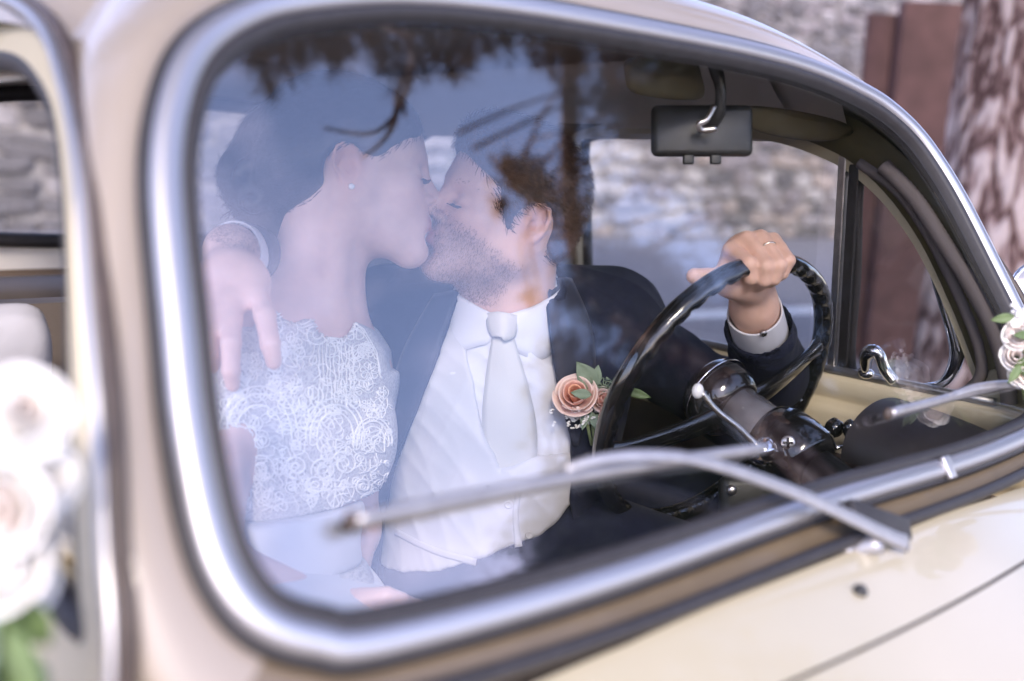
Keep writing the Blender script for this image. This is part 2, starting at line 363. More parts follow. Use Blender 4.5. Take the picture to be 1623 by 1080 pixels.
for i in range(700):  # dense back layer of clumps, added to darken the right-hand reflection
    x = random.uniform(985, 1640); y = random.uniform(20, 960)
    if not inside(x, y, CROWN) or any(inside(x, y, h) for h in HOLE) or mnoise.noise((x/60, y/48, 9.1)) > .22: continue
    clump(x, y, random.uniform(7.2, 9.0), random.uniform(.25, .42), 1)
cl[3] = []; cl[4] = []; cl[5] = []; cl[6] = []
for (x, y, s, k) in ((940, 100, .13, 3), (918, 150, .12, 3), (935, 205, .13, 3), (922, 255, .12, 3), (945, 300, .13, 3), (935, 350, .13, 3), (950, 400, .13, 3), (845, 262, .08, 3), (862, 292, .09, 3), (880, 322, .08, 3), (850, 300, .08, 3), (830, 282, .06, 4), (812, 262, .04, 4), (790, 330, .03, 4), (845, 470, .03, 4),
                     (905, 470, .09, 3), (895, 620, .06, 3), (960, 150, .11, 3), (950, 60, .12, 4), (890, 70, .10, 4), (900, 540, .09, 3), (915, 330, .09, 3)):
    p = clump(x, y, 5.0, s, k); clump(x+random.uniform(-8, 8), y+random.uniform(-10, 10), 5.2, s, k)
    if y > 200: anchors.append(p)
for (x, ye, n_) in ((405, 95, 5), (428, 138, 8), (452, 105, 5), (478, 92, 5), (505, 72, 4), (532, 98, 6), (556, 84, 5), (590, 70, 4), (612, 112, 6), (640, 128, 7), (668, 108, 6), (690, 90, 5), (718, 118, 7), (742, 96, 5), (775, 78, 4), (802, 70, 4), (850, 92, 5), (880, 118, 6), (905, 100, 6), (985, 95, 5), (965, 120, 6), (1000, 70, 5)):
    tq = random.uniform(3.0, 3.6); x0 = x-random.uniform(8, 22)                 # brown tips hanging into the top of the picture
    for j in range(n_*2):
        t = j/(n_*2-1); clump(x0+(x-x0)*t+random.uniform(-5, 5)*(1-.6*t), 30+(ye-30)*t, tq, .034*(1-.7*t)+.008, 5 if random.random() < .75 else 6)
for k, nm in ((0, 'green'), (1, 'dark'), (3, 'fine'), (4, 'brown')):
    sprays(cl[k], 'crown', pineb, NEEDLE[{0: 0, 1: 1, 3: 1, 4: 2}[k]], n=60 if k < 3 else 34, ln=.13 if k < 3 else .055, wd=.0055 if k < 3 else .0034)
for k in (5, 6): sprays(cl[k], 'crown', pineb, NEEDLE[2 if k == 5 else 1], n=9, ln=.085, wd=.0022, drop=1.5, sp=.55)
for p in anchors:
    a = np.array([TB[0], TB[1], min(max(p[2]+.5, 2.4), 7.5)])
    m_ = (a+p)/2+np.array([0, 0, .25]); br.tube(spline([a, m_, p], 8), [.016-.0017*i for i in range(8)], 6)
for path in ([(655, 95), (650, 130), (625, 185), (585, 210), (515, 200)], [(632, 140), (628, 190), (605, 225), (575, 248)], [(650, 60), (655, 100), (632, 140)], [(640, 150), (645, 185)]):
    P = [refl(x, y, 2.6)[0] for x, y in path]; br.tube(spline(P, 14), [.014*(1-i/18) for i in range(14)], 5)
tw = refl(655, 60, 2.6)[0]; br.tube(spline([q2+[0, 0, 2.2], (q2+tw)/2+np.array([0, 0, 2.2]), tw+[0, 0, .5], tw], 14), [.04-.002*i for i in range(14)], 6)
br.build('branches', BARK, pineb)
# ------------------------------------------------------------------ the car
car = empty('vintage_car', (0, 0, 0), label='cream and taupe vintage car with rounded windscreen seen from its front corner', category='car')
HALF = [(0, 1.383), (.18, 1.381), (.30, 1.372), (.40, 1.352), (.452, 1.332), (.492, 1.303), (.518, 1.264), (.536, 1.213), (.549, 1.13), (.556, 1.08), (.558, 1.03), (.552, .998), (.536, .974), (.506, .957), (.46, .946), (.28, .940), (0, .943)]
HT = [(0, .31, 1.437), (.18, .315, 1.435), (.30, .325, 1.427), (.40, .345, 1.405), (.465, .36, 1.372), (.51, .34, 1.325), (.541, .285, 1.283), (.562, .20, 1.215), (.584, .108, 1.12), (.594, .078, 1.07), (.600, .052, 1.02), (.598, .03, .985), (.585, .004, .955), (.545, -.022, .936), (.47, -.036, .926), (.28, -.046, .921), (0, -.046, .923)]
def loop_of(half):
    r = [np.array(h, float) for h in half]; l = [h*np.array([-1]+[1]*(len(h)-1)) for h in r[1:-1]][::-1]
    return r+l
NL = 192
Lc = spline(loop_of(HALF), NL, True); Tc = spline(loop_of(HT), NL, True)
S2 = np.stack([Lc[:, 0], (Lc[:, 1]-.97)/WS[2]], 1)             # in-plane coordinates
tg = np.roll(S2, -1, 0)-np.roll(S2, 1, 0); nrm = np.stack([-tg[:, 1], tg[:, 0]], 1); nrm /= np.linalg.norm(nrm, axis=1)[:, None]
cen = S2.mean(0)
if ((S2-cen)*nrm).sum() < 0: nrm = -nrm
def loop3(d, h):                                               # offset d outward in the plane, h above it
    q = S2+nrm*d
    return W0+q[:, :1]*np.array([1, 0, 0])+q[:, 1:]*WS+WN*h
def ring(name, prof, mt, **k):
    g = MB(); rows = [loop3(d, h) for d, h in prof]
    P = [[rows[j][i] for j in range(len(rows))] for i in range(NL)]
    g.grid(P, closed_u=True); return g.build(name, mt, car, **k)
ring('rubber_seal', [(-.031, -.012), (-.031, .004), (-.027, .008), (-.0225, .008), (-.018, .004), (-.004, .004), (.0015, .006), (.004, .005), (.006, -.001), (.006, -.012)], RUBBER)
ring('chrome_trim', [(-.0205, .003), (-.0195, .008), (-.016, .0110), (-.010, .0125), (-.004, .0115), (-.0005, .008), (.0005, .003)], SATIN)
g = MB(); q = ws(1507, 742, .0145); 
g.box(W0+(q-W0)@np.array([1, 0, 0])*np.array([1, 0, 0])+WS*((Lc[:, 1].min()-.97)/WS[2]+.009)+WN*.0122, .014, .024, .006, np.stack([[1, 0, 0], WS, WN], 1)); g.build('trim_clip', SATIN, car, bevel=.002)
# glass slab
q = S2+nrm*-.027
def slab(name, P2, o, ax, ay, nn, th, mt, par):
    n = len(P2); A = [o+p[0]*ax+p[1]*ay for p in P2]; B = [a-nn*th for a in A]
    f = [tuple(range(n)), tuple(range(2*n-1, n-1, -1))]+[(i, i+n, (i+1) % n+n, (i+1) % n) for i in range(n)]
    ob = obj(name, A+B, f, mt, par, smooth=False)
    bm = bmesh.new(); bm.from_mesh(ob.data); bmesh.ops.recalc_face_normals(bm, faces=bm.faces); bm.to_mesh(ob.data); bm.free(); return ob
slab('windscreen', q, W0, np.array([1., 0, 0]), WS, WN, .005, GLASS, car)
# painted surround and roof
A0 = loop3(.0064, -.001); A1 = loop3(.0064, -.03); Tn = Tc+np.array([XC, 0, 0])
K = loop3(.045, .004)
rows = [A1, A0]
for t in np.linspace(0, 1, 9): rows.append(A0*(1-t)**2+2*K*t*(1-t)*.75+((A0+Tn)/2)*2*t*(1-t)*.25+Tn*t*t)
side = np.abs(Tc[:, 0]) > 0
lowmask = np.array([Tc[i, 2] < .945 for i in range(NL)])
def strip(name, sel, mt):
    g = MB(); P = []
    for i in sel: P.append([rows[j][i] for j in range(len(rows))])
    g.grid(P); return g
idx = np.arange(NL); hi = [i for i in idx if not lowmask[i]]
low = [i for i in idx if lowmask[i]]
# upper part wraps through index 0 (top centre)
start = [i for i in idx if not lowmask[i] and lowmask[i-1]][0]
ordr = [(start+i) % NL for i in range(NL)]; hi = [i for i in ordr if not lowmask[i]]; low = [i for i in ordr if lowmask[i]]
strip('windscreen_surround', hi, TAUPE).build('windscreen_surround', TAUPE, car)
strip('cowl_lip', [hi[-1]]+low+[hi[0]], TAUPE).build('cowl_lip', LIP, car)
g = MB(); g.tube([Tn[i]+np.array([0, .004, .004]) for i in low], .006, 8); g.build('cowl_seal', RUBBER, car)
# roof shell: from the top of the surround back to the tail
top = [i for i in hi if Tc[i, 2] > 1.30]
R0 = resample(np.array([Tn[i] for i in top]), 61)
def arch(y, hw, ze, zc, p=2.6):
    a = np.linspace(-1, 1, 61); o = []
    for t in a:
        th = t*PI/2; x = hw*np.sign(math.sin(th))*abs(math.sin(th))**(2/p); z = ze+(zc-ze)*abs(math.cos(th))**(2/p); o.append((XC+x, y, z))
    return np.array(o)
secs = [R0]
A_ = arch(.62, .545, 1.33, 1.487)
if R0[0][0] > 0: R0[:] = R0[::-1]
for t in (.33, .66): secs.append(R0*(1-t)+A_*t+np.array([0, 0, .016*math.sin(t*PI)]))
secs += [A_, arch(.9, .55, 1.34, 1.50), arch(1.2, .545, 1.32, 1.475), arch(1.33, .535, 1.29, 1.465), arch(1.425, .53, 1.26, 1.452)]
SS = []
secs = [resample(s, 61) for s in secs]
for j in range(61): SS.append(spline([s[j] for s in secs], 40))
g = MB(); g.grid(SS); g.build('roof', TAUPE, car)
g = MB(); g.grid([[p+np.array([(XC-p[0])*.05, 0, -.030]) for p in row[2:39]] for row in SS[3:-3]][::-1]); g.build('headliner', HEADL, car)
g = MB(); g.grid([[(XC+x*(1-.25*t), 1.625+.55*t, 1.0-.02*abs(x)-.38*t**1.6-.15*x*x) for t in np.linspace(0, 1, 12)] for x in np.linspace(-.58, .58, 24)]); g.build('engine_lid', CREAM, car)

def hs(z): t = z-.97; return .597-.10*t-.25*t*t*(t > 0)
def sidepanel(name, outer, holes, sgn, mt, off=0, th=.03, par=None, step=.06):
    loops = [outer]+holes; vs = []; es = []
    for lp in loops:
        b = len(vs); vs += [Vector(p) for p in lp]; es += [(b+i, b+(i+1) % len(lp)) for i in range(len(lp))]
    ys = [p[0] for p in outer]; zs = [p[1] for p in outer]
    for y in np.arange(min(ys)+step/2, max(ys), step):
        for z in np.arange(min(zs)+step/2, max(zs), step):
            if inside(y, z, outer) and not any(inside(y, z, h) for h in holes):
                if min((y-p[0])**2+(z-p[1])**2 for lp in loops for p in lp) > (step*.35)**2: vs.append(Vector((y, z)))
    o = delaunay_2d_cdt(vs, es, [], 0, 1e-6)
    fs = []
    for f in o[2]:
        c = sum((o[0][i] for i in f), Vector((0, 0)))/len(f)
        if inside(c.x, c.y, outer) and not any(inside(c.x, c.y, h) for h in holes): fs.append(f if sgn > 0 else f[::-1])
    g = MB(); g.add([(XC+sgn*(hs(p.y)+off), p.x, p.y) for p in o[0]], fs)
    ob = g.build(name, mt, par, smooth=False); m = ob.modifiers.new('s', 'SOLIDIFY'); m.thickness = th; m.offset = -1
    bm = bmesh.new(); bm.from_mesh(ob.data); bmesh.ops.recalc_face_normals(bm, faces=bm.faces)
    n0 = sum((f.normal*f.calc_area() for f in bm.faces), Vector()); 
    if n0.x*sgn < 0: bmesh.ops.reverse_faces(bm, faces=bm.faces)
    bm.to_mesh(ob.data); bm.free(); return ob
def yz(P, n=60, closed=True): return [tuple(p) for p in resample(spline(P, 8*len(P), closed), n, closed)]
LEAD = [(.026, .96), (.055, 1.03), (.086, 1.09), (.13, 1.15), (.182, 1.215), (.25, 1.27), (.345, 1.318)]     # leading edge of a door (y, z)
DOORO = [(.03, .60), (.024, .80)]+LEAD+[(.50, 1.345), (.70, 1.348), (.86, 1.335), (.905, 1.29), (.925, 1.15), (.935, .95), (.93, .60)]
WIN = spline([(.10, .950), (.112, .985), (.16, 1.085), (.21, 1.17), (.27, 1.235), (.34, 1.275), (.46, 1.303), (.68, 1.308), (.82, 1.298), (.85, 1.27), (.862, 1.15), (.868, 1.0), (.866, .952), (.6, .948), (.35, .948), (.2, .948)], 90, True)
WIN = [tuple(p) for p in WIN]
BACK = [(.945, .60), (.945, .95), (.935, 1.15), (.915, 1.30), (.88, 1.345), (1.2, 1.35), (1.45, 1.29), (1.75, 1.12), (2.1, .8), (2.1, .60)]
QW = yz([(1.0, 1.0), (.985, 1.15), (.985, 1.28), (1.03, 1.318), (1.2, 1.322), (1.36, 1.29), (1.47, 1.22), (1.52, 1.10), (1.50, 1.02), (1.4, .985), (1.1, .98)], 60)
for sgn in (1, -1):
    d = sidepanel('door_shell' if sgn > 0 else 'near_door', [p for p in DOORO], [WIN], sgn, CREAM, -.002, .034, car)
    if sgn > 0: d['label'] = 'driver door with cream painted frame'; ldoor = d
    else: d['label'] = 'passenger door with cream frame and open window'; rdoor = d
    sidepanel('rear_quarter', BACK, [QW], sgn, TAUPE, 0, .03, car)
ldoor.name = 'far_door'
for sgn in (1, -1):                                            # chrome bead along the leading edge of each door, drip rail above
    P = spline([(.032, .62), (.022, .80)]+LEAD+[(.50, 1.352), (.70, 1.358), (.9, 1.345), (1.2, 1.33), (1.45, 1.26)], 90)
    g = MB(); g.tube([(XC+sgn*(hs(p[1])+.006), p[0]-.004, p[1]+.002) for p in P], .0054, 10); g.build('door_bead', SATIN, car)
    g = MB(); g.tube([(XC+sgn*(hs(p[1])+.001), p[0]-.012, p[1]+.006) for p in P], .0055, 8); g.build('door_gap_seal', PLUM, car)
    g = MB(); g.tube([(XC+sgn*(hs(p[1])-.012), p[0], p[1]) for p in WIN], .011, 8, closed=True); g.build('window_channel', RUBBER, ldoor if sgn > 0 else rdoor)
    g = MB(); g.tube([(XC+sgn*(hs(p[1])-.016), p[0], p[1]) for p in QW], .012, 8, closed=True); g.build('quarter_window_seal', RUBBER, car)
    P2 = [(p[0], p[1]) for p in QW]; z0 = 1.0
    n3 = np.array([sgn, 0, .15]); n3 /= np.linalg.norm(n3); ay = np.array([-sgn*.15, 0, 1.])
    slab('quarter_window', [(a, b-1.0) for a, b in P2], np.array([XC+sgn*(hs(1.0)-.02), 0, 1.0]), np.array([0, 1., 0]), ay, n3, .004, SIDEGL, car)
# body side below the doors, sills and floor
for sgn in (1, -1): g = MB(); g.grid([[(XC+sgn*(.60-.03*(j == 0)), y, z) for j, z in enumerate((.25, .45, .62))] for y in np.linspace(-.1, 2.1, 12)]); g.build('door_sill', CREAM, car, solid=.02)
g = MB(); g.box((XC, .95, .30), 1.19, 2.4, .04); g.build('floor_pan', CARPET, car)
# tail with the rear window
RW = yz([(-.40, 1.10), (-.40, 1.24), (-.30, 1.315), (0, 1.33), (.30, 1.315), (.40, 1.24), (.40, 1.10), (.33, 1.06), (0, 1.05), (-.33, 1.06)], 70)
o = delaunay_2d_cdt([Vector(p) for p in [(-.56, .72), (.56, .72), (.53, 1.2), (.42, 1.40), (.2, 1.455), (-.2, 1.455), (-.42, 1.40), (-.53, 1.2)]+RW],
    [(i, (i+1) % 8) for i in range(8)]+[(8+i, 8+(i+1) % 70) for i in range(70)], [], 0, 1e-6)
fs = [f for f in o[2] if not inside(*(sum((o[0][i] for i in f), Vector((0, 0)))/len(f)), RW)]
g = MB(); g.add([(XC+p.x, 1.60-.42*(p.y-1.0), p.y) for p in o[0]], fs); g.build('rear_bulkhead', HEADL, car, solid=.015)
g = MB(); g.tube([(XC+p[0], 1.595-.42*(p[1]-1), p[1]) for p in RW], .014, 8, closed=True); g.build('rear_window_seal', RUBBER, car)
slab('rear_window', [(a, (b-1)*1.085) for a, b in RW], np.array([XC, 1.60, 1.0]), np.array([1., 0, 0]), norm([0, -.42, 1]), norm([0, 1, .42]), .004, SIDEGL, car)

# ---- far (driver) door, inside: ledge, ridges, post, vent window
def dx(z, inn=0): return XC+hs(z)-.034-inn
def dpt(px, py, inn=0):                                        # pixel -> inner face of the driver door
    x = dx(1.1, inn)
    for _ in range(8): p = at_x(px, py, x); x = dx(p[2], inn)
    return at_x(px, py, x)
ys = np.linspace(-.02, .93, 30)
prof = [(0, .955), (.014, .952), (.018, .945), (.018, .925), (.014, .918), (.012, .912), (.026, .905), (.030, .895), (.030, .862), (.026, .852), (.020, .846), (.022, .836), (.030, .826), (.030, .70), (.022, .69), (.022, .62)]
g = MB(); g.grid([[(dx(z, inn), y, z) for inn, z in prof[:12]] for y in ys]); g.build('inner_panel', CREAMIN, ldoor)
g = MB(); g.grid([[(dx(z, inn), y, z) for inn, z in prof[11:]] for y in ys]); g.build('door_card', DCARD, ldoor)
g = MB(); g.grid([[(XC-hs(z)+.034+inn, y, z) for inn, z in prof] for y in ys][::-1]); g.build('inner_panel', CREAMIN, rdoor)
W2 = np.array(WIN); tw_ = np.roll(W2, -1, 0)-np.roll(W2, 1, 0); nw = np.stack([tw_[:, 1], -tw_[:, 0]], 1); nw /= np.linalg.norm(nw, axis=1)[:, None]
if ((W2-W2.mean(0))*nw).sum() < 0: nw = -nw
selw = [i for i in range(len(W2)) if W2[i, 1] > .985]; k0 = [j for j in range(len(selw)) if selw[j]-selw[j-1] != 1][-1]; selw = selw[k0:]+selw[:k0]
g = MB(); g.grid([[(dx(q[1], .004+e), q[0], q[1]) for q, e in ((W2[i]+nw[i]*.004, -.004), (W2[i]+nw[i]*.010, .002), (W2[i]+nw[i]*.042, .003), (W2[i]+nw[i]*.062, -.004))] for i in selw]); g.build('frame_trim', OLIVE, ldoor)
g = MB(); g.tube([(dx(.958, .006), y, .958) for y in np.linspace(.08, .88, 20)], .007, 8, prof=[(-1, -.6), (1, -.6), (1.3, .2), (.6, .9), (-1, .9)], up=(0, 0, 1)); g.build('belt_trim', SATIN, ldoor)
pa, pb = dpt(1342, 246, -.006), dpt(1322, 596, -.006)
g = MB(); g.tube([pa, pb], .009, prof=[(-.9, -1), (.5, -1), (.5, 1), (-.9, 1)], up=(1, 0, 0)); g.build('window_post', STEEL, ldoor, smooth=False, bevel=.002)
off = np.array([0, -.0165, 0]); g = MB(); g.tube([pa+off, pb+off], .008, prof=[(-1, -1), (1, -1), (1, 1), (-1, 1)], up=(1, 0, 0)); g.build('post_rubber', RUBBER, ldoor, smooth=False, bevel=.002)
vent = [(1366, 270), (1400, 292), (1440, 335), (1468, 385), (1490, 450), (1512, 525), (1517, 560), (1508, 590), (1488, 610), (1450, 615), (1400, 600), (1352, 585)]
VP = [dpt(x, y, -.008) for x, y in vent]
g = MB(); g.tube(spline(VP[2:10], 40), [.006+.0045*math.sin(PI*min(1, i/34)) for i in range(40)], 12); vf = g.build('vent_frame', CHROME, ldoor)
g = MB(); g.tube(spline(VP[9:]+[VP[11]+(VP[0]-VP[11])*.5, VP[0], VP[1], VP[2]], 40), .006, 8); g.build('vent_rubber', RUBBER, ldoor)
P2 = [(p[1], p[2]-1.0) for p in spline(VP, 60, True)]
slab('vent_window', P2, np.array([dx(1.0, -.008), 0, 1.0]), np.array([0, 1., 0]), norm([-.13, 0, 1]), norm([1, 0, .13]), .004, SIDEGL, ldoor)
z9 = [p for p in WIN if p[0] > .36 or p[1] > 1.27]
P2 = [p for p in WIN if p[0] > .352]; P2 = [(a, b-1) for a, b in P2]
slab('door_window', P2, np.array([dx(1.0, -.012), 0, 1.0]), np.array([0, 1., 0]), norm([-.13, 0, 1]), norm([1, 0, .13]), .004, SIDEGL, ldoor)
lt = [dpt(1380, 565, .018), dpt(1392, 560, .022), dpt(1402, 578, .02), dpt(1416, 600, .016)]
g = MB(); g.tube(spline([dpt(1372, 590, .012), dpt(1374, 566, .018), dpt(1384, 556, .024), dpt(1394, 564, .022), dpt(1402, 586, .016), dpt(1418, 606, .010)], 20), [.006, .007, .009, .010, .011, .011, .011, .010, .009, .009]+[.008]*10, 12); g.build('vent_latch', CHROME, ldoor)
g = MB(); g.ico(dpt(1372, 592, .012), (.006, .014, .009), 2); g.build('latch_base', CHROME, ldoor)
# seal and welt down the far pillar, pillar lining
g = MB(); g.tube(spline([dpt(x, y, .006) for x, y in [(1362, 258), (1420, 300), (1465, 360), (1500, 425), (1530, 490), (1552, 550), (1556, 590), (1540, 615), (1500, 640)]], 40), .008, 8); g.build('door_seal', WELT, ldoor)
g = MB(); P = spline([dpt(x, y, .016) for x, y in [(1400, 262), (1450, 315), (1496, 385), (1540, 455), (1575, 525), (1594, 590), (1600, 640)]], 110)
g.tube(P, [.010+.0012*(i % 2) for i in range(110)], 8); g.build('pillar_welt', WELT, car)
# inner face of both A pillars (cream) between windscreen flange and door
I1 = loop3(-.02, -.014); I2 = loop3(.002, -.030); I3 = loop3(.016, -.038); I4 = loop3(.030, -.050)
for nm, mt_, okz in (('header_lining', OLIVE, lambda z: z > 1.235), ('pillar_lining', CREAMIN, lambda z: z <= 1.245)):
    for sg in ((1,) if nm == 'header_lining' else (1, -1)):
        g = MB(); sel = [i for i in hi if okz(Lc[i, 1]) and (nm == 'header_lining' or Lc[i, 0]*sg > 0)]
        g.grid([[a[i] for a in (I1, I2, I3, I4)] for i in sel][::-1]); g.build(nm, mt_, car)
# cabin top rails
for sgn in (1, -1):
    g = MB(); g.grid([[(XC+sgn*(hs(z)-.03-e), y, z) for z, e in ((1.29, .0), (1.315, .010), (1.345, .022), (1.375, .055), (1.40, .11))] for y in np.linspace(.30, 1.5, 20)]); g.build('headliner_edge', HEADL, car)
# dashboard, speedometer hood
g = MB(); xs = np.linspace(-.56, .56, 24)
g.grid([[(XC+x, y-.02*(x/.56)**2+(.06*(abs(x)/.56)**4), z) for y, z in ((-.012, .925), (.004, .930), (.018, .926), (.026, .91), (.03, .86), (.03, .72), (.02, .60))] for x in xs][::-1]); g.build('dashboard', DASH, car)
c = np.array([.415, .075, .918]); rows_ = []
for t in np.linspace(0, 1, 10):
    r = .088*(1-.35*t**3); rows_.append([np.array([c[0]+r*math.cos(a)*1.05, c[1]+.09-.17*t, c[2]-.014+r*math.sin(a)*.66*(1-.25*t)]) for a in np.linspace(-.2, PI+.2, 26)])
rows_.append([np.array([c[0]+.001*math.cos(a), c[1]-.10, c[2]+.02]) for a in np.linspace(-.2, PI+.2, 26)])
g = MB(); g.grid(rows_); g.build('speedometer_hood', DASH, car)
# bonnet and cowl
def bz(x, y): return .918+.27*(min(y, .2)+.045)*(1-.0)-.13*max(0, abs(x)-.15)**2*1.6-.35*max(0, -.30-y)**2
def bon(y0, y1, n, xr, name, k0=0):
    g = MB(); P = []
    for t in np.linspace(0, 1, n):
        row = []
        for x in np.linspace(-xr, xr, 46):
            ya = y0(x); yb = y1(x); y = ya+(yb-ya)*t
            row.append((XC+x, y, bz(x, y)))
        P.append(row)
    g.grid(P); return g.build(name, CREAM, car)
gapy = lambda x: -.128+.12*x*x
def cowl_back(x): return np.interp(abs(x), [0, .28, .47, .545, .60], [-.044, -.044, -.034, -.020, .004])
bon(lambda x: gapy(x)+.0016, cowl_back, 10, .60, 'cowl')
bon(lambda x: -1.0, lambda x: gapy(x)-.0016, 24, .60, 'bonnet')
g = MB(); g.tube([(XC+x, gapy(x), bz(x, gapy(x))-.0045) for x in np.linspace(-.6, .6, 50)], .0035, 6); g.build('bonnet_seal', PLUM, car)
g = MB(); P = at_z(1362, 944, .905); P[2] = bz(P[0]-XC, P[1]); g.lathe(P, (0, -.3, 1), [(.006, -.004), (.006, .003), (.0035, .006), (.0015, .0065)], 14); g.build('washer_nozzle', BLKPL, car)
# front seats, rear bench, shelf
def seat(cx, name):
    g = MB(); rr = []
    for t in np.linspace(0, 1, 14):
        z = .50+.52*t; y = .84+.16*t; wd = .235*(1-.35*max(0, t-.55)**1.5*1.6); th = .055*(1-.5*t**4)
        rr.append([(cx+wd*np.sign(math.cos(a))*abs(math.cos(a))**.5, y+th*np.sign(math.sin(a))*abs(math.sin(a))**.7, z) for a in np.linspace(0, 2*PI, 33)])
    g.grid(rr[::-1]); g.add(rr[-1][:-1], [tuple(range(32))]); s_ = g.build('seat', LEATH, car)
    g = MB(); g.box((cx, .62, .52), .48, .5, .14); g.build('seat_cushion', LEATH, s_, bevel=.04)
seat(XC+.33, 'd'); seat(XC-.33, 'p')
g = MB(); g.box((XC, 1.48, .72), 1.04, .16, .56, np.array([[1, 0, 0], [0, .97, -.24], [0, .24, .97]])); rs = g.build('rear_bench', LEATH, car, bevel=.05)
g = MB(); g.box((XC, 1.25, .50), 1.04, .45, .16); g.build('bench_cushion', LEATH, rs, bevel=.05)
g = MB(); g.box((XC, 1.60, .985), 1.0, .22, .02); g.build('parcel_shelf', CARPET, car)
# B pillar lining
for sgn in (1, -1):
    g = MB(); g.grid([[(XC+sgn*(hs(z)-.036), y, z) for z in np.linspace(.9, 1.34, 8)] for y in (.872, .885, .905, .93, .96, .98)]); g.build('pillar_cover', CREAMIN, car)
